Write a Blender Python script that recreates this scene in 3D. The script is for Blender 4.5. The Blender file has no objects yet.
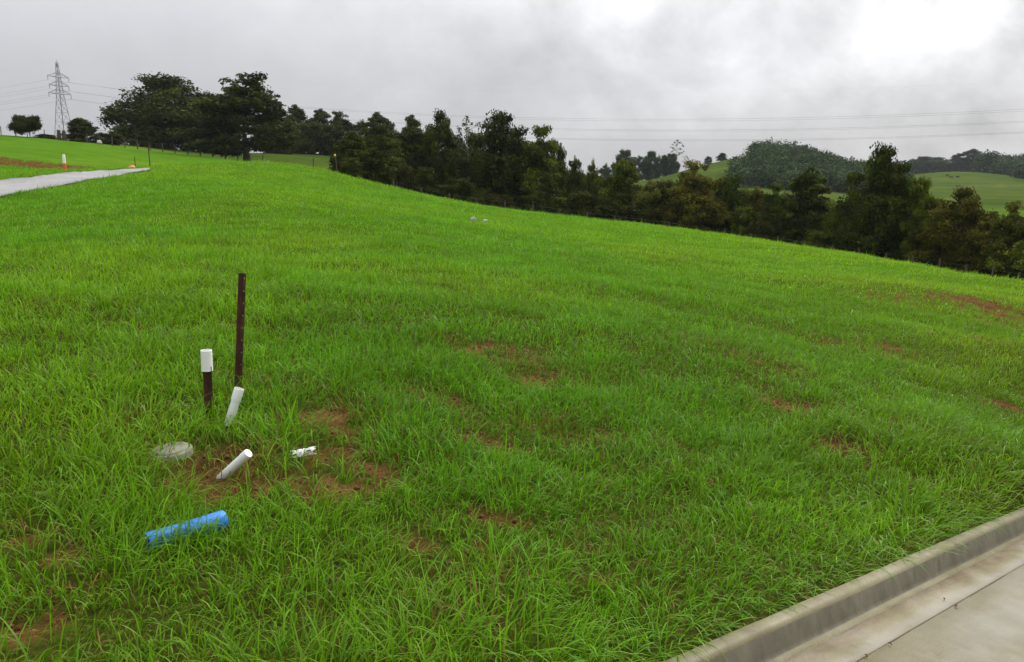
import bpy, bmesh, math, random
import numpy as np
from mathutils import Vector, Matrix

# ---------------------------------------------------------------- camera, sky, sun, exposure
scene = bpy.context.scene
COL = scene.collection
W_PX, H_PX, F_PX = 1024, 662, 804.0
PITCH = math.radians(11.3)
CAM_Z = 1.60
cam_data = bpy.data.cameras.new('camera')
cam_data.sensor_width = 36.0
cam_data.lens = F_PX / W_PX * 36.0
cam_data.clip_start = 0.05
cam_data.clip_end = 6000.0
cam = bpy.data.objects.new('camera', cam_data)
cam.location = (0, 0, CAM_Z)
cam.rotation_euler = (math.pi / 2 - PITCH, 0, 0)
COL.objects.link(cam)
scene.camera = cam

SUN_AZ = math.radians(36.0)      # to the right of straight ahead, behind cloud
SUN_EL = math.radians(42.0)
sun_data = bpy.data.lights.new('sun', 'SUN')
sun_data.energy = 1.5
sun_data.angle = math.radians(16)
sun_data.color = (1.0, 0.965, 0.90)
sun = bpy.data.objects.new('sun', sun_data)
sd = Vector((math.sin(SUN_AZ) * math.cos(SUN_EL), math.cos(SUN_AZ) * math.cos(SUN_EL), math.sin(SUN_EL)))
sun.rotation_euler = sd.to_track_quat('Z', 'Y').to_euler()
sun.location = (0, 0, 60)
COL.objects.link(sun)

scene.view_settings.view_transform = 'Standard'
scene.view_settings.look = 'None'
scene.view_settings.exposure = 0.6
scene.view_settings.gamma = 1.0
scene.view_settings.use_curve_mapping = False
scene.render.engine = 'CYCLES'
scene.cycles.max_bounces = 8
scene.cycles.transparent_max_bounces = 8
scene.cycles.volume_bounces = 0

world = bpy.data.worlds.new('World')
scene.world = world
world.use_nodes = True
def build_world():
    nt = world.node_tree
    N, L = nt.nodes, nt.links
    N.clear()
    def nd(t, **kw):
        n = N.new(t)
        for k, v in kw.items():
            setattr(n, k, v)
        return n
    def M(op, a, b=None, clamp=False):
        n = nd('ShaderNodeMath', operation=op, use_clamp=clamp)
        for i, v in enumerate((a, b)):
            if v is None: continue
            if isinstance(v, (int, float)): n.inputs[i].default_value = v
            else: L.new(v, n.inputs[i])
        return n.outputs[0]
    tc = nd('ShaderNodeTexCoord')
    sep = nd('ShaderNodeSeparateXYZ'); L.new(tc.outputs['Generated'], sep.inputs[0])
    z = M('MAXIMUM', sep.outputs['Z'], 0.0)
    # clear blue sky far above the cloud deck, almost wholly hidden by it
    sky = nd('ShaderNodeTexSky', sky_type='NISHITA')
    sky.sun_disc = False
    sky.sun_elevation = SUN_EL
    sky.sun_rotation = SUN_AZ
    sc = nd('ShaderNodeVectorMath', operation='SCALE'); L.new(sky.outputs[0], sc.inputs[0]); sc.inputs['Scale'].default_value = 0.1
    # overcast deck: luminance grows about fourfold from horizon to zenith (steeper than standard overcast, to brighten the ground)
    lum = M('MULTIPLY_ADD', z, 1.05)
    lum.node.inputs[2].default_value = 0.34
    # cloud structure on a flat deck seen in perspective
    den = M('ADD', z, 0.75)
    cx = M('DIVIDE', sep.outputs['X'], den); cy = M('DIVIDE', sep.outputs['Y'], den)
    comb = nd('ShaderNodeCombineXYZ'); L.new(cx, comb.inputs[0]); L.new(cy, comb.inputs[1])
    n1 = nd('ShaderNodeTexNoise'); n1.inputs['Scale'].default_value = 5.2; n1.inputs['Detail'].default_value = 5.0; n1.inputs['Roughness'].default_value = 0.60
    n1.inputs['Distortion'].default_value = 0.2
    mp = nd('ShaderNodeMapping'); mp.inputs['Location'].default_value = (3.1, 7.4, 0.0); L.new(comb.outputs[0], mp.inputs[0])
    L.new(mp.outputs[0], n1.inputs['Vector'])
    c = M('SUBTRACT', n1.outputs['Fac'], 0.5)
    # thinner cloud towards the sun
    dot = nd('ShaderNodeVectorMath', operation='DOT_PRODUCT'); L.new(tc.outputs['Generated'], dot.inputs[0])
    dot.inputs[1].default_value = tuple(sd)
    g = M('POWER', M('MAXIMUM', dot.outputs['Value'], 0.0), 4.0)
    amp = M('MULTIPLY_ADD', g, 3.0); amp.node.inputs[2].default_value = 0.20
    mod = M('MULTIPLY_ADD', c, amp); mod.node.inputs[2].default_value = 1.0
    n2 = nd('ShaderNodeTexNoise'); n2.inputs['Scale'].default_value = 4.2; n2.inputs['Detail'].default_value = 6.0; n2.inputs['Roughness'].default_value = 0.55
    mp2 = nd('ShaderNodeMapping'); mp2.inputs['Location'].default_value = (5.15, 2.6, 0.0); L.new(comb.outputs[0], mp2.inputs[0]); L.new(mp2.outputs[0], n2.inputs['Vector'])
    gaps = M('MULTIPLY', M('SUBTRACT', n2.outputs['Fac'], 0.48), 5.0, True)      # thin places in the deck
    glow = M('ADD', M('MULTIPLY_ADD', g, 0.62), M('MULTIPLY', M('MULTIPLY', gaps, g), 0.75)); glow.node.inputs[0].links[0].from_node.inputs[2].default_value = 0.88
    lum = M('MULTIPLY', M('MULTIPLY', lum, mod), glow)
    tint = nd('ShaderNodeMix', data_type='RGBA'); 
    tint.inputs[6].default_value = (0.965, 0.972, 1.02, 1); tint.inputs[7].default_value = (1.0, 0.995, 1.0, 1)
    L.new(M('MULTIPLY', g, 1.6, True), tint.inputs[0])
    cl = nd('ShaderNodeVectorMath', operation='SCALE'); L.new(tint.outputs[2], cl.inputs[0]); L.new(lum, cl.inputs['Scale'])
    mix = nd('ShaderNodeMix', data_type='RGBA'); mix.inputs[0].default_value = 0.97
    L.new(sc.outputs[0], mix.inputs[6]); L.new(cl.outputs[0], mix.inputs[7])
    bg = nd('ShaderNodeBackground'); bg.inputs['Strength'].default_value = 1.0
    L.new(mix.outputs[2], bg.inputs['Color'])
    out = nd('ShaderNodeOutputWorld'); L.new(bg.outputs[0], out.inputs['Surface'])
build_world()
# ---------------------------------------------------------------- the lie of the land
cP, sP = math.cos(PITCH), math.sin(PITCH)
DX, DY = 0.749, 0.663            # the street runs downhill this way
NX, NY = -0.663, 0.749           # away from the street, up the bank
FALL = 0.145
def ray(px, py):
    """unit horizontal heading and rise per metre for a picture point"""
    a = (np.asarray(px, float) - W_PX / 2) / F_PX
    b = (H_PX / 2 - np.asarray(py, float)) / F_PX
    y = cP + b * sP; z = -sP + b * cP
    r = np.sqrt(a * a + y * y)
    return a / r, y / r, z / r
def at(px, py, R):
    ux, uy, g = ray(px, py)
    return np.array([ux * R, uy * R, CAM_Z + g * R]).T
def proj(p):
    p = np.atleast_2d(p); x, y, z = p[:, 0], p[:, 1], p[:, 2] - CAM_Z
    d = y * cP - z * sP; u = y * sP + z * cP
    return W_PX / 2 + F_PX * x / d, H_PX / 2 - F_PX * u / d
def plane(x, y):
    return -FALL * (DX * x + DY * y)
def _hash(i, j, s):
    h = (i.astype(np.int64) * 374761393 + j.astype(np.int64) * 668265263 + s * 974711) & 0x7fffffff
    h = ((h ^ (h >> 13)) * 1274126177) & 0x7fffffff
    return ((h ^ (h >> 16)) & 0xffff) / 65535.0
def vnoise(x, y, s=0):
    x = np.asarray(x, float); y = np.asarray(y, float)
    i = np.floor(x); j = np.floor(y); u = x - i; v = y - j
    u = u * u * (3 - 2 * u); v = v * v * (3 - 2 * v)
    a = _hash(i, j, s); b = _hash(i + 1, j, s); c = _hash(i, j + 1, s); d = _hash(i + 1, j + 1, s)
    return a + (b - a) * u + (c - a) * v + (a - b - c + d) * u * v
def fbm(x, y, s=0, o=3):
    t = 0; w = 0; a = 1.0
    for k in range(o):
        t = t + a * vnoise(x * 2 ** k + 17.3 * k, y * 2 ** k - 9.1 * k, s + k); w += a; a *= 0.5
    return t / w
CP = []
def kp(s, n, h):
    x, y = s * DX + n * NX, s * DY + n * NY
    CP.append((x, y, plane(x, y) + h))
for s in (-70, -45, -28, -16, -9, -5, -2, 0, 2, 4, 6, 9, 13, 18, 25, 34, 45, 60, 80):
    kp(s, 1.75, 0.12)
    for n, h in ((-8, 0.1), (-20, 0.6), (-45, 2.0)):
        if s in (-70, -28, -9, 0, 9, 25, 45, 80): kp(s, n, h)
CREST = [(-260, 222, 30), (-120, 212, 30), (0, 197, 30), (52, 188, 34), (97, 179, 39), (155, 168, 46), (190, 165, 48), (230, 163.5, 49), (262, 163, 50), (290, 165, 50), (315, 169, 50), (340, 175, 50),
         (385, 187, 51), (430, 199, 52), (470, 206, 53), (510, 211, 54), (560, 217, 54), (605, 222, 53), (650, 226.5, 51), (700, 233, 49), (750, 240, 47), (800, 247, 45),
         (850, 254, 43), (900, 264, 41), (940, 272, 39), (985, 280, 37), (1024, 288, 36), (1150, 310, 33), (1300, 326, 31)]
FLD = [(0, 181, 38), (48, 175.5, 43), (100, 170.5, 48), (150, 167.5, 51),
       (0, 168, 48), (45, 170, 55), (100, 168, 62), (0, 157, 62), (60, 158, 70), (120, 160, 78), (180, 164, 80),
       (0, 146, 85), (70, 149, 95), (130, 154, 100), (200, 163, 95),
       (-150, 150, 90), (-150, 128, 130), (0, 135, 130), (40, 138, 132), (75, 141, 134), (110, 144, 136), (140, 147, 138), (180, 153, 135), (210, 158, 130), (240, 161.5, 118),
       (-150, 135, 190), (0, 142, 200), (75, 146, 200), (150, 150, 200), (220, 156, 175),
       (270, 167, 95), (300, 169, 100), (262, 156.5, 145), (290, 157, 148), (315, 160, 148), (290, 152, 175), (330, 168, 140), (320, 176, 95),
       (345, 181, 72), (385, 193, 74), (430, 205, 75), (470, 211, 76), (510, 214, 76), (560, 220, 77), (605, 226, 77), (650, 231, 76), (700, 238, 75), (750, 245.5, 73), (800, 253, 71),
       (850, 260.5, 69), (900, 269, 67), (940, 276, 65), (985, 284, 63), (1024, 292, 61), (1150, 316, 58), (1300, 345, 55),
       (380, 190, 130), (450, 205, 120), (550, 215, 120), (650, 222, 120), (750, 228, 115), (850, 236, 112), (950, 248, 108), (1024, 256, 105), (1200, 285, 100),
       (400, 178, 230), (500, 184, 210), (600, 190, 200), (700, 197, 200), (800, 204, 190), (900, 212, 185), (1024, 220, 180), (1200, 240, 170)]
MID = [(512, 331, 8.3), (512, 260, 17), (512, 228, 32), (900, 400, 9.2), (900, 320, 17), (900, 283, 27), (100, 300, 9.5), (100, 220, 22), (1000, 450, 7.2), (1000, 350, 14.5), (1000, 302, 23), (238, 388, 5.7),
       (700, 400, 7.2), (700, 300, 14), (700, 255, 28), (300, 240, 17), (300, 195, 30), (400, 215, 32), (0, 300, 9.5), (-100, 330, 8.5), (1150, 380, 14), (187, 527, 3.75)]
for p in CREST + FLD + MID:
    CP.append(tuple(at(*p)))
for az in range(-180, 181, 30):
    for R in (700, 1400):
        if az == 180: continue
        a = math.radians(az); CP.append((R * math.sin(a), R * math.cos(a), -9.0 if abs(az) < 70 else (-4 if az < 0 else -12)))
for az in (-150, -120, 150, 180, 120):
    for R in (140, 320):
        a = math.radians(az); x, y = R * math.sin(a), R * math.cos(a)
        CP.append((x, y, 0.5 * plane(x, y) + 2))
for az in (-30, -15, 0, 15, 30, 45):
    a = math.radians(az); CP.append((330 * math.sin(a), 330 * math.cos(a), -7.0 + (4 if az < -10 else 0)))
CP = np.array(CP)
def _U(r2):
    return np.where(r2 > 1e-12, 0.5 * r2 * np.log(np.maximum(r2, 1e-12)), 0.0)
def _fit():
    S = 50.0
    P = CP[:, :2] / S; n = len(P)
    K = _U(((P[:, None] - P[None]) ** 2).sum(-1)) + np.eye(n) * 2e-4
    Q = np.hstack([np.ones((n, 1)), P])
    A = np.block([[K, Q], [Q.T, np.zeros((3, 3))]])
    return P, np.linalg.solve(A, np.concatenate([CP[:, 2], np.zeros(3)])), S
_P, _WT, _S = _fit()
# far hills: heading and distance of the summit, half-length across / along the view, height
HILLS = [(705, 370, 27, 50, 6.2), (746, 400, 22, 60, 4.4), (785, 420, 26, 50, 8.6), (838, 440, 26, 50, 3.6),
         (946, 600, 30, 45, 6.5), (1003, 545, 36, 30, 3.2), (1040, 740, 90, 50, 8.0), (900, 740, 70, 50, 3.5), (1200, 650, 100, 60, 8.0)]
def height(x, y, micro=True):
    x = np.asarray(x, float).ravel(); y = np.asarray(y, float).ravel()
    out = np.empty(len(x))
    for k in range(0, len(x), 40000):
        q = np.stack([x[k:k + 40000], y[k:k + 40000]], 1) / _S
        out[k:k + 40000] = _U(((q[:, None] - _P[None]) ** 2).sum(-1)) @ _WT[:-3] + _WT[-3] + q @ _WT[-2:]
    for px, R, a, b, h in HILLS:
        ux, uy, _ = ray(px, 170)
        u = (x - ux * R) * uy - (y - uy * R) * ux; v = (x - ux * R) * ux + (y - uy * R) * uy
        out += h * np.exp(-0.5 * ((u / a) ** 2 + (v / b) ** 2))
    r = np.hypot(x, y)
    n = x * NX + y * NY
    if micro:
        w = np.clip((n - 1.9) / 1.5, 0, 1) * np.clip((90 - r) / 40, 0, 1)
        out += w * (0.11 * (fbm(x / 2.3, y / 2.3, 5) - 0.5) + 0.07 * (fbm(x / 0.55, y / 0.55, 9, 2) - 0.5))
        w3 = np.clip((r - 9) / 8, 0, 1) * np.clip((n - 3) / 4, 0, 1) * np.clip((90 - r) / 40, 0, 1)
        out += w3 * 0.17 * (fbm(x / 1.9, y / 1.9, 27, 2) - 0.5)
        w2 = np.clip((n - 6) / 10, 0, 1) * np.clip((140 - r) / 60, 0, 1)
        out += w2 * 0.28 * (fbm(x / 6.5, y / 6.5, 21, 2) - 0.5)
    # the cut for the kerb and the street
    base = plane(x, y)
    t = np.clip((n - 1.45) / 0.19, 0, 1)
    cut = base - 0.12 - 0.006 * r + t * (0.235 + 0.006 * r)
    s = x * DX + y * DY
    street = (n < 1.72) & (n > -9.0) & (np.abs(s) < 75)
    out = np.where(street & (n < 1.72), np.minimum(out, cut), out)
    return out
def hit(px, py, r0=2.0, r1=700.0):
    """where the line of sight through a picture point meets the ground"""
    ux, uy, g = (float(v) for v in ray(px, py))
    R = np.geomspace(r0, r1, 700)
    d = CAM_Z + g * R - height(ux * R, uy * R)
    k = np.argmax(d < 0)
    if d[k] >= 0: return None
    lo, hi = R[max(k - 1, 0)], R[k]
    for _ in range(3):
        Q = np.linspace(lo, hi, 24); d = CAM_Z + g * Q - height(ux * Q, uy * Q)
        k = max(int(np.argmax(d < 0)), 1); lo, hi = Q[k - 1], Q[k]
    R = hi
    return np.array([ux * R, uy * R, height([ux * R], [uy * R])[0]])
# ---------------------------------------------------------------- helpers
rng = np.random.default_rng(11)
random.seed(11)
def link_mesh(name, V, F, mat=None, parent=None, smooth=False, attrs=None):
    """V: (n,3); F: list of faces or (m,k) array; attrs: name -> per-vertex floats or colours"""
    me = bpy.data.meshes.new(name)
    V = np.asarray(V, np.float32)
    if isinstance(F, np.ndarray):
        m, k = F.shape
        me.vertices.add(len(V)); me.vertices.foreach_set('co', V.ravel())
        me.loops.add(m * k); me.loops.foreach_set('vertex_index', F.astype(np.int32).ravel())
        me.polygons.add(m)
        me.polygons.foreach_set('loop_start', np.arange(0, m * k, k, dtype=np.int32))
        me.polygons.foreach_set('loop_total', np.full(m, k, np.int32))
        me.update(calc_edges=True)
    else:
        me.from_pydata([tuple(map(float, v)) for v in V], [], F); me.update()
    for an, av in (attrs or {}).items():
        av = np.asarray(av, np.float32)
        if av.ndim == 1:
            a = me.attributes.new(an, 'FLOAT', 'POINT'); a.data.foreach_set('value', av)
        else:
            a = me.attributes.new(an, 'FLOAT_COLOR', 'POINT')
            if av.shape[1] == 3: av = np.hstack([av, np.ones((len(av), 1), np.float32)])
            a.data.foreach_set('color', av.ravel())
    if smooth: me.polygons.foreach_set('use_smooth', np.ones(len(me.polygons), bool))
    if mat: me.materials.append(mat)
    o = bpy.data.objects.new(name, me); COL.objects.link(o)
    if parent: o.parent = parent
    return o
def tag(o, label=None, cat=None, group=None, kind=None):
    for k, v in (('label', label), ('category', cat), ('group', group), ('kind', kind)):
        if v: o[k] = v
    return o
def empty(name, loc, rot=(0, 0, 0), scale=(1, 1, 1)):
    o = bpy.data.objects.new(name, None); COL.objects.link(o)
    o.empty_display_size = 0.2
    o.location = tuple(map(float, loc)); o.rotation_euler = rot; o.scale = scale
    return o
def copy_tree(o, parent=None):
    c = o.copy(); COL.objects.link(c); c.parent = parent
    for ch in list(o.children): copy_tree(ch, c)
    return c
class MB:
    """collects small shapes into one mesh"""
    def __init__(s): s.v = []; s.f = []
    def add(s, V, F):
        b = len(s.v); s.v += [tuple(map(float, p)) for p in V]; s.f += [tuple(b + i for i in f) for f in F]
    def box(s, c, d, rz=0.0):
        x, y, z = (k / 2 for k in d); cs, sn = math.cos(rz), math.sin(rz)
        P = []
        for sx, sy, sz in ((-1,-1,-1),(1,-1,-1),(1,1,-1),(-1,1,-1),(-1,-1,1),(1,-1,1),(1,1,1),(-1,1,1)):
            a, b = sx * x, sy * y
            P.append((c[0] + a * cs - b * sn, c[1] + a * sn + b * cs, c[2] + sz * z))
        s.add(P, [(0,3,2,1),(4,5,6,7),(0,1,5,4),(1,2,6,5),(2,3,7,6),(3,0,4,7)])
    def tube(s, pts, rad, k=6, cap=True):
        pts = [Vector([float(c) for c in p]) for p in pts]
        rad = [float(rad)] * len(pts) if np.isscalar(rad) else [float(q) for q in rad]
        V = []; F = []
        ref = Vector((0, 0, 1))
        for i, p in enumerate(pts):
            t = (pts[min(i + 1, len(pts) - 1)] - pts[max(i - 1, 0)]).normalized()
            u = t.cross(ref)
            if u.length < 1e-3: u = t.cross(Vector((1, 0, 0)))
            u.normalize(); w = t.cross(u)
            for j in range(k):
                a = 2 * math.pi * j / k
                V.append(p + rad[i] * (math.cos(a) * u + math.sin(a) * w))
        for i in range(len(pts) - 1):
            for j in range(k):
                a = i * k + j; b = i * k + (j + 1) % k
                F.append((a, b, b + k, a + k))
        if cap:
            F.append(tuple(range(k))[::-1]); F.append(tuple(range((len(pts) - 1) * k, len(pts) * k)))
        s.add(V, F)
    def build(s, name, mat, parent=None, smooth=False):
        return link_mesh(name, s.v, s.f, mat, parent, smooth)

def new_mat(name, rough=0.7, spec=0.3):
    m = bpy.data.materials.new(name); m.use_nodes = True
    nt = m.node_tree; b = nt.nodes['Principled BSDF']
    b.inputs['Roughness'].default_value = rough
    b.inputs['Specular IOR Level'].default_value = spec
    return m, nt, b
def nz(nt, scale, detail=4.0, rough=0.55, vec=None, dist=0.0):
    n = nt.nodes.new('ShaderNodeTexNoise')
    n.inputs['Scale'].default_value = scale; n.inputs['Detail'].default_value = detail
    n.inputs['Roughness'].default_value = rough; n.inputs['Distortion'].default_value = dist
    if vec is not None: nt.links.new(vec, n.inputs['Vector'])
    return n.outputs['Fac']
def ramp(nt, fac, stops):
    n = nt.nodes.new('ShaderNodeValToRGB'); nt.links.new(fac, n.inputs[0])
    e = n.color_ramp.elements
    while len(e) < len(stops): e.new(0.5)
    for k, (p, c) in enumerate(stops):
        e[k].position = p; e[k].color = (*c, 1) if len(c) == 3 else c
    return n.outputs[0]
def mixc(nt, fac, a, b, mode='MIX'):
    n = nt.nodes.new('ShaderNodeMix'); n.data_type = 'RGBA'; n.blend_type = mode
    for i, v in ((0, fac), (6, a), (7, b)):
        if isinstance(v, (int, float)): n.inputs[i].default_value = v
        elif isinstance(v, tuple): n.inputs[i].default_value = (*v, 1)
        else: nt.links.new(v, n.inputs[i])
    return n.outputs[2]
def mth(nt, op, a, b=0.0, clamp=False):
    n = nt.nodes.new('ShaderNodeMath'); n.operation = op; n.use_clamp = clamp
    for i, v in enumerate((a, b)):
        if isinstance(v, (int, float)): n.inputs[i].default_value = v
        else: nt.links.new(v, n.inputs[i])
    return n.outputs[0]
def objvec(nt, scale=(1, 1, 1)):
    t = nt.nodes.new('ShaderNodeTexCoord'); m = nt.nodes.new('ShaderNodeMapping')
    m.inputs['Scale'].default_value = scale; nt.links.new(t.outputs['Object'], m.inputs[0])
    return m.outputs[0]
def attr(nt, name, out='Fac', typ='GEOMETRY'):
    n = nt.nodes.new('ShaderNodeAttribute'); n.attribute_name = name; n.attribute_type = typ
    return n.outputs[out]
def bump(nt, b, h, strength=0.3, dist=0.02):
    n = nt.nodes.new('ShaderNodeBump'); n.inputs['Strength'].default_value = strength; n.inputs['Distance'].default_value = dist
    nt.links.new(h, n.inputs['Height']); nt.links.new(n.outputs[0], b.inputs['Normal'])
def plain(name, col, rough=0.6, spec=0.3, var=0.15, scale=30.0, bmp=0.15, metal=0.0):
    m, nt, b = new_mat(name, rough, spec)
    v = objvec(nt)
    n = nz(nt, scale, 5.0, 0.6, v)
    lo = tuple(c * (1 - var) for c in col); hi = tuple(min(1, c * (1 + var)) for c in col)
    nt.links.new(ramp(nt, n, [(0.3, lo), (0.7, hi)]), b.inputs['Base Color'])
    b.inputs['Metallic'].default_value = metal
    if bmp: bump(nt, b, n, bmp, 0.004)
    return m
# ---------------------------------------------------------------- ground
GRASS_GREEN = np.array([0.070, 0.225, 0.010])
# thin or bare places: picture point, radius across, radius along (m), strength
BARE_PX = [(285, 488, .50, .20, 1.5), (372, 470, .26, .16, 1.35), (215, 462, .40, .20, .9), (330, 455, .30, .2, 1.0), (180, 482, .14, .1, 1.2), (125, 420, .40, .35, .55), (330, 425, .40, .35, .8), (495, 352, .50, .40, 1.0), (540, 380, .42, .35, 1.05),
           (445, 400, .40, .40, .5), (505, 520, .20, .13, .85), (425, 545, .22, .12, .6), (36, 537, .15, .12, 1.1), (22, 632, .20, .14, 1.2), (60, 560, .15, .12, .7), (480, 440, .35, .3, .6),
           (600, 580, .18, .10, .8), (500, 630, .22, .08, .6), (590, 635, .16, .07, .6), (843, 447, .28, .22, 1.0), (790, 408, .35, .35, .8), (905, 430, .30, .22, .6), (765, 362, .6, .6, .6),
           (985, 305, 1.4, 1.5, 1.0), (1008, 345, .8, .8, 1.0), (1000, 325, .8, .8, .6), (940, 298, 1.6, 1.5, .6), (890, 300, 1.4, 1.4, .5), (1008, 408, .35, .35, 1.0), (840, 345, .8, .8, .5), (730, 590, .14, .08, .6),
           (700, 340, .7, .7, .4), (180, 568, .2, .12, .4), (400, 545, .12, .08, .3), (130, 500, .2, .12, .4), (180, 490, .16, .12, .7), (650, 470, .3, .2, .3), (880, 350, .8, .8, .55), (70, 590, .2, .12, .4)]
BARE = []
for px, py, a, b, k in BARE_PX:
    q = hit(px, py)
    BARE.append((q[0], q[1], a * .85, b * .85, k * 1.05))
# scraped clay bank beside the side road
for px, py, R, a, b, k in ((-40, 160, 56, 6, 3.2, 1.3), (10, 161, 57, 5, 3.0, 1.3), (45, 163, 59, 4.0, 2.4, 1.2), (68, 166, 60, 3.0, 1.6, 1.0), (110, 167, 61, 4.0, 1.2, .7)):
    p = at(px, py, R); BARE.append((p[0], p[1], a, b, k))
def bare_at(x, y):
    t = np.zeros(len(x)); r = np.hypot(x, y)
    for bx, by, a, b, k in BARE:
        rr = math.hypot(bx, by); ux, uy = bx / rr, by / rr
        dx, dy = x - bx, y - by
        m = (np.abs(dx) < 3 * (a + b)) & (np.abs(dy) < 3 * (a + b))
        if not m.any(): continue
        v = dx[m] * ux + dy[m] * uy; u = dx[m] * uy - dy[m] * ux
        t[m] = np.maximum(t[m], k * np.exp(-0.5 * ((u / a) ** 2 + (v / b) ** 2) * 1.6))
    br = 0.5 * fbm(x / 0.22, y / 0.22, 33) + 0.5 * vnoise(x / 0.075, y / 0.075, 37)
    sc = 0.36 * np.clip((fbm(x / 1.1, y / 1.1, 51) - 0.55) * 4, 0, 1) * np.clip((20 - r) / 10, 0, 1)
    t = np.maximum(t, sc)
    return np.clip(t * (2.7 * br - 0.48), 0, 1.2)
# the side road that climbs past the hilltop: its two edges
PATH_NEAR = [hit(px, py) for px, py in ((-130, 219.5), (-60, 208), (0, 197), (26, 192), (51, 187.3), (75, 183), (97, 179), (125, 174), (150, 169.6))]
_pf = [(-130, 193), (-60, 187), (0, 180.5), (26, 178), (48, 175.2), (72, 172.2), (96, 171), (124, 169.3), (148, 168.2)]
PATH_FAR = []
for (px, py), q in zip(_pf, PATH_NEAR):
    f = hit(px, py)
    if f is None or np.hypot(*(f[:2] - q[:2])) > 16 or np.hypot(f[0], f[1]) < np.hypot(q[0], q[1]):
        f = q + np.array([q[0], q[1], 0]) / np.hypot(q[0], q[1]) * 5.0
    PATH_FAR.append(f)
PATH_NEAR = np.array(PATH_NEAR); PATH_FAR = np.array(PATH_FAR)
PATH_POLY = np.vstack([PATH_NEAR, PATH_FAR[::-1]])[:, :2]
def in_poly(x, y, P):
    c = np.zeros(len(x), bool); j = len(P) - 1
    for i in range(len(P)):
        xi, yi = P[i]; xj, yj = P[j]
        c ^= ((yi > y) != (yj > y)) & (x < (xj - xi) * (y - yi) / (yj - yi + 1e-12) + xi)
        j = i
    return c
PADDOCK = at(292, 157, 150)
def make_ground():
    az = np.unique(np.concatenate([np.linspace(-180, -52, 52), np.linspace(-52, 52, 420), np.linspace(52, 180, 52)]))[:-1]
    rr = np.concatenate([[0.02], np.geomspace(0.6, 1600, 290)])
    A, R = np.meshgrid(np.radians(az), rr)
    x = (R * np.sin(A)).ravel(); y = (R * np.cos(A)).ravel()
    z = height(x, y)
    dip = in_poly(x, y, PATH_POLY)
    z = np.where(dip, z - 0.06, z)
    na = len(az); nr = len(rr)
    I = np.arange(nr - 1)[:, None] * na + np.arange(na)[None]
    J = np.arange(nr - 1)[:, None] * na + (np.arange(na)[None] + 1) % na
    F = np.stack([I, I + na, J + na, J], -1).reshape(-1, 4)
    r = np.hypot(x, y)
    bare = np.where(r < 75, bare_at(x, y), 0)
    cover = np.clip((r - 9) / 22, 0, 1)
    return link_mesh('ground', np.stack([x, y, z], 1), F, MAT['ground'], None, True, {'bare': bare, 'cover': cover, 'dry': np.clip(np.maximum((r - 150) / 90, 1.6 * np.exp(-((x - PADDOCK[0]) ** 2 + (y - PADDOCK[1]) ** 2) / 28 ** 2) - .2), 0, 1)})
MAT = {}
def mat_ground():
    m, nt, b = new_mat('pasture', 0.95, 0.0)
    geo = nt.nodes.new('ShaderNodeNewGeometry'); P = geo.outputs['Position']
    clay = ramp(nt, nz(nt, 2.2, 8, 0.65, P), [(0.25, (0.050, 0.027, 0.011)), (0.5, (0.105, 0.056, 0.021)), (0.75, (0.20, 0.120, 0.050))])
    speck = ramp(nt, nz(nt, 45, 4, 0.7, P), [(0.3, (0.45, 0.45, 0.45)), (0.65, (1.15, 1.1, 1.0))])
    clay = mixc(nt, 1.0, clay, speck, 'MULTIPLY')
    thatch = ramp(nt, nz(nt, 30, 6, 0.7, P), [(0.3, (0.022, 0.030, 0.006)), (0.55, (0.052, 0.058, 0.010)), (0.75, (0.12, 0.080, 0.024))])
    big = nz(nt, 0.055, 4, 0.6, P, 0.4); mid = nz(nt, 0.6, 5, 0.65, P)
    green = ramp(nt, big, [(0.3, (0.054, 0.132, 0.010)), (0.55, (0.080, 0.168, 0.012)), (0.75, (0.125, 0.190, 0.018))])
    green = mixc(nt, 1.0, green, ramp(nt, mid, [(0.25, (0.62, 0.66, 0.6)), (0.7, (1.15, 1.12, 1.1))]), 'MULTIPLY')
    # the older paddocks across the valley are drier
    olive = ramp(nt, nz(nt, 0.03, 5, 0.6, P, 0.6), [(0.32, (0.036, 0.064, 0.010)), (0.52, (0.060, 0.088, 0.014)), (0.7, (0.105, 0.108, 0.024))])
    olive = mixc(nt, 1.0, olive, ramp(nt, nz(nt, 0.25, 5, 0.65, P), [(0.3, (0.75, 0.78, 0.75)), (0.7, (1.12, 1.1, 1.1))]), 'MULTIPLY')
    green = mixc(nt, attr(nt, 'dry'), green, olive)
    base = mixc(nt, attr(nt, 'cover'), thatch, green)
    br = mth(nt, 'MULTIPLY', mth(nt, 'SUBTRACT', attr(nt, 'bare'), 0.34), 2.2, True)
    base = mixc(nt, br, base, clay)
    nt.links.new(base, b.inputs['Base Color'])
    bump(nt, b, nz(nt, 22, 6, 0.7, P), 0.9, 0.03)
    return m
MAT['ground'] = mat_ground()
ground = tag(make_ground(), kind='structure', label='green pasture hillside rising from the kerb and falling to a wooded gully')

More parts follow.
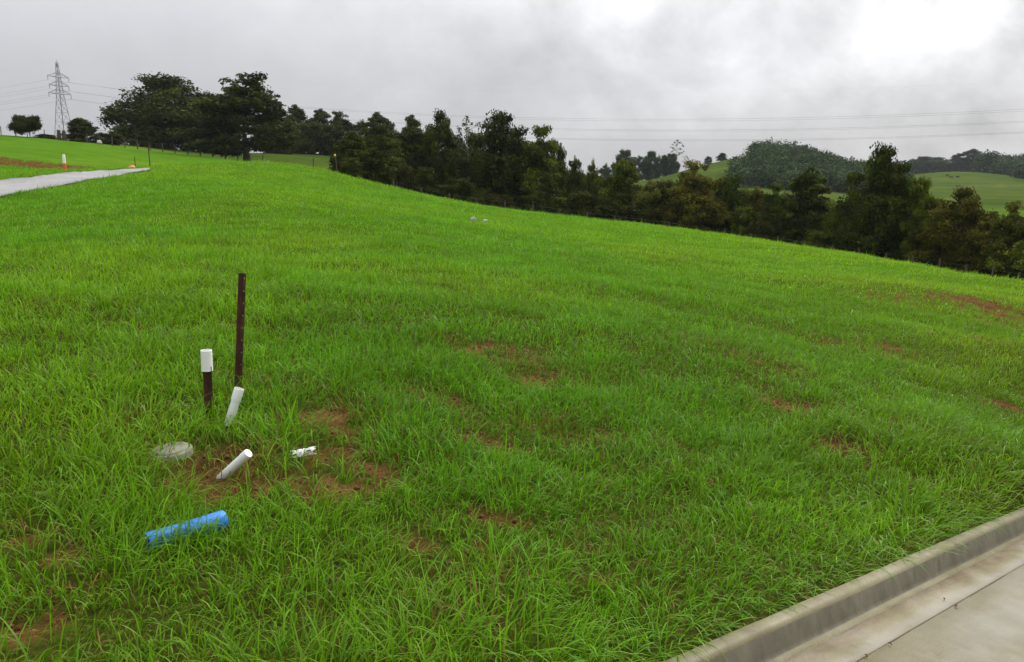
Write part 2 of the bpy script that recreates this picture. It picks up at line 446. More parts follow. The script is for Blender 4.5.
# ---------------------------------------------------------------- street, kerb and channel
ROT = math.atan2(DY, DX)
def street_frame(o):
    # local x runs down the street, local y up the bank, local z up from the sloping street
    X = Vector((DX, DY, -FALL)).normalized(); Y = Vector((NX, NY, 0)).normalized(); Z = X.cross(Y)
    o.matrix_world = Matrix((X, Y, Z)).transposed().to_4x4()
    return o
def mat_concrete(name, c0, c1, c2, kind):
    m, nt, b = new_mat(name, 0.72, 0.35)
    v = objvec(nt)
    col = ramp(nt, nz(nt, 1.6, 6, 0.6, v, 0.3), [(0.3, c0), (0.52, c1), (0.72, c2)])
    grit = nz(nt, 110, 6, 0.75, v)
    col = mixc(nt, 1.0, col, ramp(nt, grit, [(0.25, (0.58, 0.55, 0.50)), (0.5, (0.98, 0.98, 0.97)), (0.72, (1.22, 1.20, 1.16))]), 'MULTIPLY')
    if kind == 'road':
        st = nz(nt, 1.0, 5, 0.6, objvec(nt, (3.0, 60.0, 1.0)))
        col = mixc(nt, 0.35, col, mixc(nt, 1.0, col, ramp(nt, st, [(0.35, (0.80, 0.78, 0.75)), (0.65, (1.12, 1.12, 1.14))]), 'MULTIPLY'))
        bl = nz(nt, 0.9, 4, 0.5, objvec(nt, (0.5, 1.6, 1)))
        col = mixc(nt, mth(nt, 'MULTIPLY', mth(nt, 'SUBTRACT', bl, 0.48), 4, True), col, (0.198, 0.188, 0.150))
    else:
        sx = nt.nodes.new('ShaderNodeSeparateXYZ'); nt.links.new(objvec(nt), sx.inputs[0])
        y = sx.outputs['Y']; z = sx.outputs['Z']
        w = mth(nt, 'MULTIPLY', mth(nt, 'SUBTRACT', nz(nt, 2.2, 6, 0.65, objvec(nt, (1, 2, 1))), 0.5), 0.16)
        yy = mth(nt, 'ADD', y, w)
        # water-borne clay stain beside the kerb, pale silt film nearer the joint
        stain = mth(nt, 'MULTIPLY', mth(nt, 'SUBTRACT', yy, 1.405), 13.0, True)
        ch = mth(nt, 'LESS_THAN', y, 1.500)
        fac = mth(nt, 'MULTIPLY', mth(nt, 'MULTIPLY', stain, ch), 0.92)
        col = mixc(nt, fac, col, ramp(nt, nz(nt, 9, 5, 0.65, objvec(nt, (1, 3, 1))), [(0.3, (0.082, 0.056, 0.024)), (0.7, (0.150, 0.110, 0.054))]))
        silt = mth(nt, 'MULTIPLY', mth(nt, 'SUBTRACT', 1.0, mth(nt, 'ABSOLUTE', mth(nt, 'MULTIPLY', mth(nt, 'SUBTRACT', yy, 1.365), 18.0))), 0.75, True)
        col = mixc(nt, mth(nt, 'MULTIPLY', silt, ch), col, (0.235, 0.215, 0.175))
        # darker, mottled kerb face
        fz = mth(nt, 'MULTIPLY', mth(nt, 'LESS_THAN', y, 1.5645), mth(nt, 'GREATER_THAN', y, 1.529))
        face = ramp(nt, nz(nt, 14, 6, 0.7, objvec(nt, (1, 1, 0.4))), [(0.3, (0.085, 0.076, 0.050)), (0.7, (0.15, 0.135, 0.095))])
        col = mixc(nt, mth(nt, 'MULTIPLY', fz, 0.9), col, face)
        top = mth(nt, 'GREATER_THAN', y, 1.566)
        moss = mth(nt, 'MULTIPLY', mth(nt, 'MULTIPLY', mth(nt, 'SUBTRACT', nz(nt, 6, 5, 0.6, v), 0.46), 5, True), mth(nt, 'MULTIPLY', top, 0.6))
        col = mixc(nt, moss, col, (0.17, 0.145, 0.085))
    nt.links.new(col, b.inputs['Base Color'])
    nt.links.new(ramp(nt, nz(nt, 3.0, 4, 0.6, v), [(0.35, (0.45, 0.45, 0.45)), (0.65, (0.8, 0.8, 0.8))]), b.inputs['Roughness'])
    bump(nt, b, grit, 0.35, 0.003)
    return m
MAT['kerb'] = mat_concrete('kerb_concrete', (0.120, 0.102, 0.048), (0.170, 0.150, 0.080), (0.22, 0.196, 0.118), 'kerb')
MAT['road'] = mat_concrete('road_concrete', (0.122, 0.102, 0.048), (0.145, 0.127, 0.068), (0.170, 0.153, 0.094), 'road')
MAT['soil'] = plain('joint_soil', (0.095, 0.060, 0.038), 0.9, 0.1, 0.4, 60)
def strip(prof, xs, jit=None):
    V = []; k = len(prof)
    for i, x in enumerate(xs):
        for j, (y, z) in enumerate(prof):
            a, b = jit(x, j) if jit else (0, 0)
            V.append((x, y + a, z + b))
    n = len(xs)
    I = np.arange(n - 1)[:, None] * k + np.arange(k - 1)[None]
    return np.array(V), np.stack([I, I + k, I + k + 1, I + 1], -1).reshape(-1, 4)
xs = np.unique(np.concatenate([np.linspace(-70, -6, 60), np.linspace(-6, 12, 500), np.linspace(12, 70, 60)]))
KP = [(1.648, -0.14), (1.648, 0.116), (1.645, 0.126), (1.638, 0.132), (1.592, 0.133), (1.575, 0.129), (1.5635, 0.116), (1.540, 0.040), (1.533, 0.025), (1.526, 0.019), (1.508, 0.0165), (1.502, 0.010), (1.495, 0.006), (1.42, 0.001), (1.343, 0.0), (1.341, -0.002), (1.341, -0.14)]
def kj(x, j):
    if 2 <= j <= 13:
        a = 0.0045 * (float(vnoise(x * 4, j * 0.15, 3)) - 0.5) + 0.005 * (float(vnoise(x * 26, j * 3.1, 4)) - 0.5)
        return a, 0.004 * (float(vnoise(x * 3, j * 0.2, 6)) - 0.5)
    return 0, 0
V, F = strip(KP, xs, kj)
kerb = street_frame(link_mesh('kerb', V, F, MAT['kerb'], None, False))
tag(kerb, 'weathered concrete kerb with stained drainage channel along the grass', kind='structure')
RP = [(1.3365, -0.12), (1.3365, -0.003), (1.333, 0.0)] + [(float(y), 0.0) for y in np.linspace(1.2, -8.0, 12)]
def rj(x, j):
    if j <= 2: return 0.007 * (float(fbm(np.array([x * 5.0]), np.array([0.0]), 8)[0]) - 0.5) * (1.6 if 0 < x < 8 else 1), 0
    return 0, (0.006 * (float(vnoise(x * 1.1, j * 0.5, 12)) - 0.5))
V, F = strip(RP, xs, rj)
road = street_frame(link_mesh('road', V, F, MAT['road'], None, True))
tag(road, 'tan concrete street surface sloping down past the kerb', kind='structure')
V, F = strip([(1.36, -0.0035), (1.30, -0.0035)], xs)
js = street_frame(link_mesh('joint_soil', V, F, MAT['soil'], None)); tag(js, 'dark soil packed in the joint between channel and street', kind='structure')

# side road
def mat_path():
    m, nt, b = new_mat('side_road_concrete', 0.8, 0.3)
    geo = nt.nodes.new('ShaderNodeNewGeometry'); P = geo.outputs['Position']
    col = ramp(nt, nz(nt, 0.5, 6, 0.65, P, 0.3), [(0.3, (0.20, 0.195, 0.19)), (0.7, (0.30, 0.295, 0.29))])
    nt.links.new(mixc(nt, 1.0, col, ramp(nt, nz(nt, 9, 4, 0.6, P), [(0.3, (0.85, 0.85, 0.85)), (0.7, (1.05, 1.05, 1.05))]), 'MULTIPLY'), b.inputs['Base Color'])
    return m
def make_path():
    n = 90; k = 7
    t = np.linspace(0, len(PATH_NEAR) - 1, n); idx = np.arange(len(PATH_NEAR))
    A = np.stack([np.interp(t, idx, PATH_NEAR[:, c]) for c in range(2)], 1)
    B = np.stack([np.interp(t, idx, PATH_FAR[:, c]) for c in range(2)], 1)
    w = np.linspace(0, 1, k)
    G = A[:, None] * (1 - w)[None, :, None] + B[:, None] * w[None, :, None]
    x, y = G[..., 0].ravel(), G[..., 1].ravel()
    z = height(x, y) + 0.02
    V = np.stack([x, y, z], 1)
    I = np.arange(n - 1)[:, None] * k + np.arange(k - 1)[None]
    F = np.stack([I, I + k, I + k + 1, I + 1], -1).reshape(-1, 4)
    Vb = V - np.array([0, 0, 0.3])
    Fb = F[:, ::-1] + len(V)
    side = []
    for i in range(n - 1):
        for j in (0, k - 1):
            a, b = i * k + j, (i + 1) * k + j
            side.append((a, b, b + len(V), a + len(V)))
    return link_mesh('side_road', np.vstack([V, Vb]), np.vstack([F, Fb, np.array(side)]), mat_path(), None, False)
tag(make_path(), 'pale concrete side road climbing past the grassy hilltop', kind='structure')
# ---------------------------------------------------------------- trees
def mat_leaf(name, rough=0.55):
    m, nt, b = new_mat(name, rough, 0.06)
    oi = nt.nodes.new('ShaderNodeObjectInfo')
    col = mixc(nt, 1.0, oi.outputs['Color'], attr(nt, 'leaf', 'Color'), 'MULTIPLY')
    nt.links.new(col, b.inputs['Base Color'])
    tr = nt.nodes.new('ShaderNodeBsdfTranslucent'); nt.links.new(col, tr.inputs['Color'])
    mx = nt.nodes.new('ShaderNodeMixShader'); mx.inputs[0].default_value = 0.25
    nt.links.new(b.outputs[0], mx.inputs[1]); nt.links.new(tr.outputs[0], mx.inputs[2])
    nt.links.new(mx.outputs[0], nt.nodes['Material Output'].inputs['Surface'])
    return m
MAT['leaf'] = mat_leaf('foliage', 0.65)
MAT['bark'] = plain('bark', (0.075, 0.058, 0.045), 0.9, 0.15, 0.45, 9, 0.6)
MAT['grey_bark'] = plain('grey_bark', (0.20, 0.18, 0.16), 0.9, 0.15, 0.35, 9, 0.4)
def leaves(pads, n_per, size, r, flat=0.6, up=0.8):
    """pads: (x,y,z,radius) -> leaf quads spread through each pad's volume"""
    C = []; S = []; T = []
    for (x, y, z, rad) in pads:
        n = max(6, int(n_per * rad * rad))
        d = r.normal(size=(n, 3)); d /= np.linalg.norm(d, axis=1)[:, None]
        q = d * (r.random(n) ** 0.42)[:, None] * rad * np.array([1, 1, flat])
        lob = 1 + 0.35 * np.sin(3 * np.arctan2(d[:, 1], d[:, 0]) + x * 3) * np.cos(2 * d[:, 2] + y)
        C.append(q * lob[:, None] + (x, y, z)); T.append(np.full(n, r.uniform(0.45, 1.7)))
        S.append(d)
    C = np.vstack(C); D = np.vstack(S); T = np.concatenate(T); n = len(C)
    nrm = r.normal(size=(n, 3)) * 0.8 + D * 0.5; nrm[:, 2] += up
    nrm /= np.linalg.norm(nrm, axis=1)[:, None]
    a = np.cross(nrm, r.normal(size=(n, 3))); a /= np.linalg.norm(a, axis=1)[:, None]
    b = np.cross(nrm, a)
    L = size * r.uniform(0.6, 1.5, n)[:, None]; Wd = L * r.uniform(0.32, 0.62, n)[:, None]
    V = np.stack([C - a * L * .5, C + b * Wd * .5 + nrm * L * .08, C + a * L * .5, C - b * Wd * .5 + nrm * L * .08], 1).reshape(-1, 3)
    F = np.arange(4 * n).reshape(-1, 4)
    k = (T * r.uniform(0.7, 1.35, n))
    warm = r.uniform(-0.14, 0.22, n)
    col = np.stack([k * (1 + warm), k, k * (1 - warm * .6)], 1)
    return V, F, np.repeat(col, 4, axis=0)
def tree_proto(kind, seed, H, Wd):
    """tree of height H, crown half-width Wd, standing at the origin; returns trunk and crown mesh data"""
    r = np.random.default_rng(seed)
    mb = MB(); pads = []
    P = dict(dome=dict(t0=.06, n=36, el=(-.25, .5), pr=(.20, .34), flat=.80, dens=760, size=.44),
             tier=dict(t0=.14, n=32, el=(-.2, .4), pr=(.18, .32), flat=.55, dens=620, size=.38),
             cone=dict(t0=.05, n=38, el=(-.15, .4), pr=(.20, .34), flat=.62, dens=560, size=.36),
             loose=dict(t0=.06, n=30, el=(.1, .8), pr=(.18, .30), flat=.8, dens=520, size=.34),
             umbrella=dict(t0=.40, n=34, el=(-.1, .4), pr=(.26, .40), flat=.75, dens=760, size=.40),
             gum=dict(t0=.45, n=13, el=(.5, 1.1), pr=(.16, .26), flat=.7, dens=330, size=.28),
             shrub=dict(t0=.0, n=24, el=(.1, .9), pr=(.24, .40), flat=.75, dens=480, size=.33))[kind]
    top = H * (0.90 if kind in ('cone', 'gum') else 0.80)
    lean = r.normal(size=2) * 0.03 * H
    ph = r.uniform(0, 6.28, 4)
    def axis(t):
        return np.array([lean[0] * t * t + 0.015 * H * math.sin(3 * t + ph[0]) * t, lean[1] * t * t + 0.015 * H * math.sin(3 * t + ph[1]) * t, top * t])
    r0 = 0.024 * H if kind != 'gum' else 0.014 * H
    ts = np.linspace(0, 1, 9)
    mb.tube([axis(t) - np.array([0, 0, 0.25 if t == 0 else 0]) for t in ts], [r0 * (1.45 if i == 0 else 1) * (1 - 0.86 * t) for i, t in enumerate(ts)], 8)
    def env(t):
        if kind == 'dome': return math.sqrt(max(0.02, 1 - ((t - .40) / .64) ** 2))
        if kind == 'tier': return (0.55 + 0.55 * math.sin(math.pi * min(1, t * 0.95) ** 0.9)) * (1 - 0.35 * t ** 3)
        if kind == 'cone': return 1.02 - 0.66 * t ** 1.4
        if kind == 'loose': return math.sqrt(max(0.03, 1 - ((t - .5) / .58) ** 2)) * (1 - .25 * t)
        if kind == 'umbrella': return math.sqrt(max(0.05, 1 - ((t - .6) / .5) ** 2))
        if kind == 'gum': return 0.55 + 0.5 * math.sin(math.pi * t)
        return 1 - 0.4 * t
    n = P['n']; phi = r.uniform(0, 6.28)
    for i in range(n):
        t = P['t0'] + (0.99 - P['t0']) * ((i + r.uniform(-.35, .35)) / n)
        t = min(max(t, P['t0']), 0.99)
        phi += 2.4 + r.normal() * 0.35
        el = r.uniform(*P['el'])
        gap = r.uniform(0.62, 1.08) if kind in ('tier', 'loose', 'gum') else r.uniform(0.8, 1.06)
        ln = Wd * env(t) * gap
        b0 = axis(t); hd = np.array([math.cos(phi), math.sin(phi), 0])
        if kind in ('dome', 'shrub', 'loose') and t > .9: el = 1.1
        zt = min(ln * math.sin(el) * .7, H * 0.97 - b0[2])
        tip = b0 + hd * ln * (0.72 + .28 * math.cos(el)) + np.array([0, 0, zt])
        mid = b0 * .5 + tip * .5 + np.array([0, 0, -0.06 * ln])
        rb = r0 * 0.42 * (1 - 0.6 * t)
        mb.tube([b0, mid, tip], [rb, rb * .6, rb * .22], 5, False)
        for f in ((0.55, 0.80, 1.0) if kind != 'gum' else (.75, 1.0)):
            q = b0 * (1 - f) + tip * f + r.normal(size=3) * 0.10 * Wd * np.array([1, 1, .5])
            pr = Wd * r.uniform(*P['pr']) * (1.05 if f < .7 else .9) * (0.75 + .25 * env(t))
            q[2] = min(max(q[2], pr * .4), H - pr * P['flat'])
            pads.append((*q, pr))
            if kind != 'gum' and r.random() < .55:
                s = np.array([-hd[1], hd[0], 0]) * r.choice([-1, 1]) * ln * .32
                pads.append((*(q + s), pr * .75))
        # a sprig or two poking from the outline
        if r.random() < .5:
            q = tip + hd * .10 * Wd + np.array([0, 0, .06 * Wd]); pads.append((*q, Wd * .09))
    if kind in ('cone', 'loose', 'gum', 'tier'):
        pads += [(*(axis(1.0) + np.array([0, 0, H - top - Wd * .20])), Wd * .16), (*(axis(1.0) + np.array([0, 0, (H - top) * .3])), Wd * .22)]
    if kind in ('cone', 'tier'):
        for tt, rr in ((.97, .20), (.90, .28), (.82, .33)):
            a = r.uniform(0, 6.28); q = axis(tt) + np.array([math.cos(a), math.sin(a), 0]) * Wd * .16
            pads.append((*q, Wd * rr))
    if kind == 'dome' or kind == 'tier':
        for _ in range(5):
            a = r.uniform(0, 6.28); q = axis(1) + np.array([math.cos(a), math.sin(a), 0]) * Wd * r.uniform(.1, .5); q[2] = H * r.uniform(.86, .93)
            pads.append((*q, Wd * r.uniform(.14, .22)))
    V, F, C = leaves(pads, P['dens'] / (Wd * Wd) * (Wd * Wd) ** .35 * 1.5, P['size'], r, P['flat'])
    return mb, V, F, C
PROTO = {}
for kind, seed, H, Wd in (('dome', 1, 12, 6.6), ('dome', 2, 11, 5.6), ('tier', 3, 11, 5.0), ('tier', 4, 12, 4.4), ('tier', 21, 10, 5.2), ('cone', 5, 10, 3.2), ('cone', 6, 9, 3.6), ('cone', 22, 11, 3.4), ('loose', 7, 9, 3.2), ('loose', 8, 8, 3.8), ('loose', 23, 9, 3.6), ('umbrella', 35, 6, 4.2), ('gum', 9, 12, 2.6), ('shrub', 10, 4, 2.6), ('shrub', 11, 4.5, 2.4)):
    mb, V, F, C = tree_proto(kind, seed, H, Wd)
    lst = PROTO.setdefault(kind, [])
    trunk = mb.build('trunk', MAT['grey_bark' if kind == 'gum' else 'bark'], None, True)
    crown = link_mesh('crown', V, F, MAT['leaf'], None, False, {'leaf': C})
    lst.append([trunk.data, crown.data, H, Wd])
    bpy.data.objects.remove(trunk); bpy.data.objects.remove(crown)
TINT = dict(dark=(0.034, 0.048, 0.006), green=(0.048, 0.070, 0.006), olive=(0.066, 0.086, 0.006), bronze=(0.082, 0.080, 0.007), brown=(0.054, 0.060, 0.008), far=(0.024, 0.048, 0.010), pale=(0.085, 0.095, 0.05))
n_tree = [0]
BELT = []
def tree(name, px, top_y, R, half_px, kind, tint, label, cat='tree', group=None, var=None, sink=0.1, mul=1.0):
    ux, uy, _ = (float(v) for v in ray(px, top_y))
    x, y = ux * R, uy * R
    z = float(height([x], [y])[0])
    ztop = float(at(px, top_y, R)[2])
    Ht = max(ztop - z, 0.6); Wt = half_px / F_PX * R * 1.04
    opts = PROTO[kind]; k = n_tree[0]; n_tree[0] += 1
    td, cd, H0, W0 = opts[(k if var is None else var) % len(opts)]
    o = empty(name, (x, y, z - sink), (0, 0, (k * 2.399) % 6.283), (Wt / W0, Wt / W0, (Ht + sink) / H0))
    for nm, d in (('trunk', td), ('crown', cd)):
        c = bpy.data.objects.new(nm, d); COL.objects.link(c); c.parent = o
        if nm == 'crown':
            v = 0.75 + 0.6 * ((k * 0.618) % 1)
            c.color = tuple(min(1, t * v * mul) for t in TINT[tint]) + (1,)  # noqa
    BELT.append((px, label))
    return tag(o, label, cat, group)
# --- on the ridge to the left
tree('wind_shaped_tree', 25, 114.5, 128, 9.5, 'umbrella', 'dark', 'small round-headed tree with bare stem alone on the skyline beyond the fence', var=0)
tree('conifer_shrub', 81, 117, 131, 14, 'cone', 'dark', 'spiky dark conifer bush on the skyline beside the lattice pylon', 'bush', var=1)
tree('hedge_shrub', 108, 133.5, 133, 12, 'shrub', 'dark', 'low flat shrub on the skyline between the conifer bush and the huge round tree', 'bush')
tree('hedge_shrub', 46, 134.5, 133, 9, 'shrub', 'dark', 'low dark shrub hugging the skyline between small round tree and pylon', 'bush')
tree('round_tree', 165, 76, 150, 47, 'dome', 'dark', 'huge broad round dark tree standing behind the hillside post fence', var=0)
tree('round_tree', 205, 92, 152, 26, 'dome', 'dark', 'rounded dark tree squeezed between the huge round tree and the tall dark tree', var=1)
tree('tall_tree', 241, 68.5, 116, 44, 'tier', 'dark', 'tallest dark tree with thick trunk showing at the hilltop edge', var=1, mul=.8)
tree('tall_tree', 273, 108, 160, 18, 'dome', 'dark', 'lower dark leafy tree leaning against the tallest dark tree', var=0)
# --- row beyond the yellow paddock
grp = 'dark trees behind the yellowish paddock'
for px, ty, hw, kd, tn in ((297, 103, 13, 'cone', 'dark'), (318, 107, 13, 'cone', 'dark'), (341, 109, 17, 'tier', 'dark'), (362, 118, 14, 'loose', 'green'), (377, 110, 15, 'cone', 'dark'), (392, 120, 13, 'loose', 'dark'), (410, 113, 13, 'cone', 'green'), (284, 118, 10, 'shrub', 'dark'), (308, 122, 16, 'shrub', 'dark'), (330, 124, 16, 'shrub', 'dark')):
    what = {297: 'tallest pointed tree of the row behind the yellowish paddock, next to the tallest dark tree', 318: 'second pointed tree of the row behind the yellowish paddock, downhill of the tallest pointed one', 341: 'broad layered tree in the row behind the yellowish paddock', 362: 'loose green tree in the row behind the paddock, just past the broad layered one', 377: 'dark pointed tree of the row rising behind the uphill end of the gully belt', 392: 'low loose dark tree between two pointed trees of the row behind the belt', 410: 'green pointed tree ending the row behind the uphill belt', 284: 'dark bush filling the gap beside the tallest dark tree', 308: 'dark bush between the two pointed trees at the yellowish paddock edge', 330: 'dark bush under the broad layered tree at the paddock edge'}[px]
    tree('shelter_tree', px, ty, 166 + (px % 7), hw, kd, tn, what, 'bush' if kd == 'shrub' else 'tree', group=grp)
# --- the belt along the gully, from the hilltop down to the right
tree('belt_tree', 352, 128, 78, 22, 'loose', 'green', 'bushy green tree at the uphill end of the gully belt beside yellow-capped post')
tree('belt_tree', 380, 122, 80, 24, 'tier', 'dark', 'dark layered tree near the uphill end of the gully belt', var=2)
tree('belt_tree', 408, 126, 84, 22, 'cone', 'dark', 'dark conical tree between layered tree and tall spreading tree of the belt')
tree('belt_tree', 438, 107, 86, 22, 'tier', 'dark', 'tall full-crowned dark tree next to the bare-topped tree of the belt', var=2)
tree('bare_topped_tree', 467, 113, 84, 15, 'gum', 'pale', 'thin tree with pale half-bare twigs at its top', mul=.6)
tree('spreading_tree', 500, 108, 80, 36, 'tier', 'dark', 'largest spreading dark tree of the gully belt with dark trunk at the fence line', var=2)
tree('belt_tree', 534, 122, 80, 25, 'tier', 'green', 'dark layered tree joined to the downhill side of the largest spreading tree', var=0)
tree('pointed_tree', 557, 139, 82, 12, 'loose', 'green', 'slim pointed tree with loose top beside the largest spreading tree')
tree('pointed_tree', 575, 153, 84, 11, 'loose', 'olive', 'short loose-topped tree just downhill of the slim pointed tree')
tree('pointed_tree', 593, 156, 86, 10, 'loose', 'olive', 'small yellowish loose-topped tree just uphill of the dense olive conical tree')
tree('olive_tree', 622, 157, 80, 20, 'cone', 'olive', 'dense olive-green conical tree in front of the dark far ridge trees', var=1)
tree('belt_tree', 655, 180, 78, 20, 'dome', 'brown', 'low brownish round tree below the bright green far slope')
tree('bronze_tree', 700, 158, 77, 27, 'tier', 'bronze', 'bronze-tinged spreading tree below the tall thin far tree', var=0)
tree('belt_tree', 735, 171, 77, 18, 'loose', 'green', 'dark green tree next to the bronze spreading tree')
tree('belt_tree', 757, 184, 78, 18, 'loose', 'bronze', 'bronze-green low tree in front of the bush-covered dome hill', mul=.8)
tree('belt_tree', 782, 181, 76, 17, 'tier', 'green', 'green layered tree in front of the foot of the bush-covered dome hill')
tree('conical_tree', 812, 164, 74, 24, 'cone', 'green', 'dark conical tree rising before the slope of the bush-covered dome hill', var=0)
tree('belt_tree', 842, 198, 72, 17, 'loose', 'olive', 'olive low tree between dark conical tree and tall open-crowned tree')
tree('open_crowned_tree', 884, 140, 68, 31, 'tier', 'green', 'tall open-crowned green tree standing above the belt with sky gaps', var=2, mul=.85)
tree('belt_tree', 912, 172, 70, 24, 'loose', 'green', 'green leafy tree on the downhill shoulder of the tall open-crowned tree')
tree('belt_tree', 932, 174, 66, 16, 'tier', 'olive', 'small olive tree in front of the slope with black cattle', var=0)
tree('bronze_tree', 962, 184, 64, 30, 'tier', 'bronze', 'wide bronze-tinged tree below the rounded grassy spur', var=2)
tree('bronze_tree', 1016, 199, 61, 22, 'tier', 'brown', 'dark brown-green tree at the downhill end of the belt', var=0)
tree('belt_tree', 990, 214, 62, 22, 'loose', 'bronze', 'rusty leafy low tree between the two wide bronze trees')
tree('belt_tree', 1062, 190, 60, 34, 'tier', 'olive', 'broad olive tree beyond the downhill end of the belt')
tree('belt_tree', 1115, 205, 58, 34, 'dome', 'green', 'broad round tree further down the gully belt')
NEAR = [('bushy uphill-end tree', 352), ('dark layered tree near the uphill end', 380), ('dark conical tree uphill in the belt', 408), ('tall full-crowned tree', 438), ('half-bare topped tree', 467), ('largest spreading tree', 500), ('layered tree downhill of the largest one', 534), ('slim pointed tree', 557), ('short loose-topped tree', 575), ('small yellowish tree', 593), ('dense olive conical tree', 622), ('low brownish round tree', 655), ('bronze spreading tree', 700), ('dark green tree next to the bronze one', 735), ('bronze-green low tree', 757), ('green layered tree', 782), ('dark conical tree before dome hill', 812), ('olive low tree', 842), ('tall open-crowned tree', 884), ('leafy tree downhill of the open-crowned one', 912), ('small olive tree below cattle slope', 932), ('wide bronze tree', 962), ('rusty leafy low tree', 990), ('brown-green tree ending the belt', 1016), ('broad olive tree past the belt end', 1062), ('broad round tree down the gully', 1115)]
def near_tree(px):
    return min(NEAR, key=lambda q: abs(q[1] - px))
# --- second row, deeper in the gully, filling between the crowns
grp = 'dark trees filling the back of the gully belt'
for px, ty, hw, kd, tn in ((366, 138, 26, 'dome', 'dark'), (396, 138, 24, 'dome', 'dark'), (425, 132, 24, 'dome', 'dark'), (455, 136, 24, 'tier', 'green'), (482, 132, 24, 'dome', 'dark'), (520, 140, 28, 'dome', 'dark'), (552, 160, 22, 'dome', 'dark'), (580, 172, 22, 'dome', 'dark'),
                      (606, 178, 20, 'dome', 'green'), (638, 186, 20, 'dome', 'dark'), (672, 180, 22, 'dome', 'brown'), (716, 180, 22, 'dome', 'green'), (748, 190, 20, 'dome', 'green'), (795, 192, 22, 'dome', 'dark'), (828, 200, 22, 'dome', 'green'), (862, 196, 24, 'dome', 'dark'),
                      (898, 190, 26, 'dome', 'dark'), (940, 205, 24, 'dome', 'dark'), (978, 212, 24, 'dome', 'green'), (1020, 226, 26, 'dome', 'dark')):
    tree('gully_tree', px, ty, 92 - 0.018 * (px - 360), hw, kd, tn, f"{ {'dark': 'dark', 'green': 'green', 'brown': 'brownish'}[tn]} rounded tree standing right behind the {near_tree(px)[0]}", group=grp)
# --- understorey along the fence
grp = 'shrubs at the foot of the gully belt'
us = np.random.default_rng(5)
for i, px in enumerate(np.linspace(338, 1090, 44)):
    px = float(px + us.uniform(-6, 6))
    R = float(np.interp(px, [340, 700, 1024, 1100], [74, 77, 63, 58])) + us.uniform(-1.5, 4.0)
    cy = float(np.interp(px, [c[0] for c in CREST], [c[1] for c in CREST]))
    tnm = ['dark', 'green', 'dark', 'olive', 'brown'][i % 5]; nt_ = near_tree(px)
    what = f"{ {'dark': 'dark', 'green': 'green', 'olive': 'olive', 'brown': 'brownish'}[tnm]} shrub at the {'uphill' if px < nt_[1] else 'downhill'} foot of the {nt_[0]}"
    tree('understorey_shrub', px, cy - us.uniform(12, 34), R, us.uniform(11, 18), 'shrub', tnm, what, 'bush', grp, mul=.85)
# --- far ridge trees
for i, (px, ty, R, hw, kd) in enumerate(((606, 162, 352, 8, 'loose'), (626, 149, 356, 10, 'dome'), (639, 154, 360, 8, 'loose'), (652, 150.5, 362, 8, 'dome'), (664, 154, 366, 6, 'cone'), (671, 153, 368, 7, 'dome'))):
    tree('far_ridge_tree', px, ty, R, hw, kd, 'far', ('low loose tree at the outer end of the far ridge clump', 'largest rounded tree of the far ridge clump behind the olive conical tree', 'loose tree filling the dip in the far ridge clump', 'high rounded tree in the middle of the far ridge clump', 'narrow pointed tree of the far ridge clump', 'rounded tree at the foot of the tall thin far tree')[i], group='clump of trees on the far ridge')
tree('thin_tree', 676.5, 138.5, 368, 7, 'gum', 'pale', 'tall thin sparse tree standing above the clump on the far ridge', mul=.55)
tree('thin_tree', 686.5, 155, 370, 3.5, 'gum', 'brown', 'short thin brownish tree on the far slope beside the tall thin one')
tree('far_ridge_tree', 708, 156, 374, 4.5, 'cone', 'far', 'dark pointed tree on the far skyline behind the bronze spreading tree')
tree('far_ridge_tree', 722, 152.5, 388, 5, 'cone', 'far', 'dark upright tree on the far skyline just beside the bush-covered dome', var=1)
for i, (px, ty, R, hw, kd) in enumerate(((853, 155, 560, 6, 'gum'), (925, 156, 700, 11, 'dome'), (937, 157, 705, 10, 'dome'), (944, 160, 690, 8, 'cone'), (958.5, 152.5, 690, 8, 'cone'), (974, 148, 690, 11, 'cone'), (985, 156, 700, 9, 'dome'))):
    tree('far_ridge_tree', px, ty, R, hw, kd, 'far', ('small sparse tree alone on the horizon between dome hill and open-crowned tree', 'rounded far tree behind the outer edge of the cattle slope', 'second rounded far tree behind the cattle slope', 'small pointed far tree above the cattle slope', 'pointed far tree directly above the black cattle', 'tallest pointed tree on the distant ridge beside the bush', 'rounded far tree where the ridge bush begins')[i], group='trees on the distant ridge behind the cattle')
# --- far woods that read as one mass
def wood(name, spots, label, seed, size=1.0, tint='far', dens=150):
    r = np.random.default_rng(seed); pads = []
    for px, y_unused, R, h, w in spots:
        ux, uy, _ = (float(v) for v in ray(px, 165)); x, y = ux * R, uy * R
        z = float(height([x], [y], False)[0])
        pads.append((x, y, z + h * .58, w)); pads.append((x + r.normal() * w * .3, y + r.normal() * w * .3, z + h * .30, w * 1.05))
        for _ in range(3):
            a = r.uniform(0, 6.28); pads.append((x + math.cos(a) * w * .6, y + math.sin(a) * w * .6, z + h * r.uniform(.45, .8), w * r.uniform(.35, .55)))
    V, F, C = leaves(pads, dens / 9.0, size, r, 0.8)
    o = link_mesh(name, V, F, MAT['leaf'], None, False, {'leaf': C}); o.color = (*TINT[tint], 1)
    return tag(o, label, 'wood', None, 'stuff')
wr = np.random.default_rng(77)
spots = []
for _ in range(420):
    px = wr.uniform(733, 905); R = wr.uniform(285, 450)
    if px < 754 and R > 350: continue
    spots.append((px, 0, R, wr.uniform(4.5, 7.5), wr.uniform(2.4, 4.4)))
for px, h in ((757, 9), (764, 9.5), (772, 9.5), (781, 8), (790, 9.5), (800, 8), (808, 8)):
    spots.append((px, 0, 420, h, 4.2))
wood('dome_wood', spots, 'dense native bush covering the far dome-shaped hill', 3, 0.98, 'far', 100)
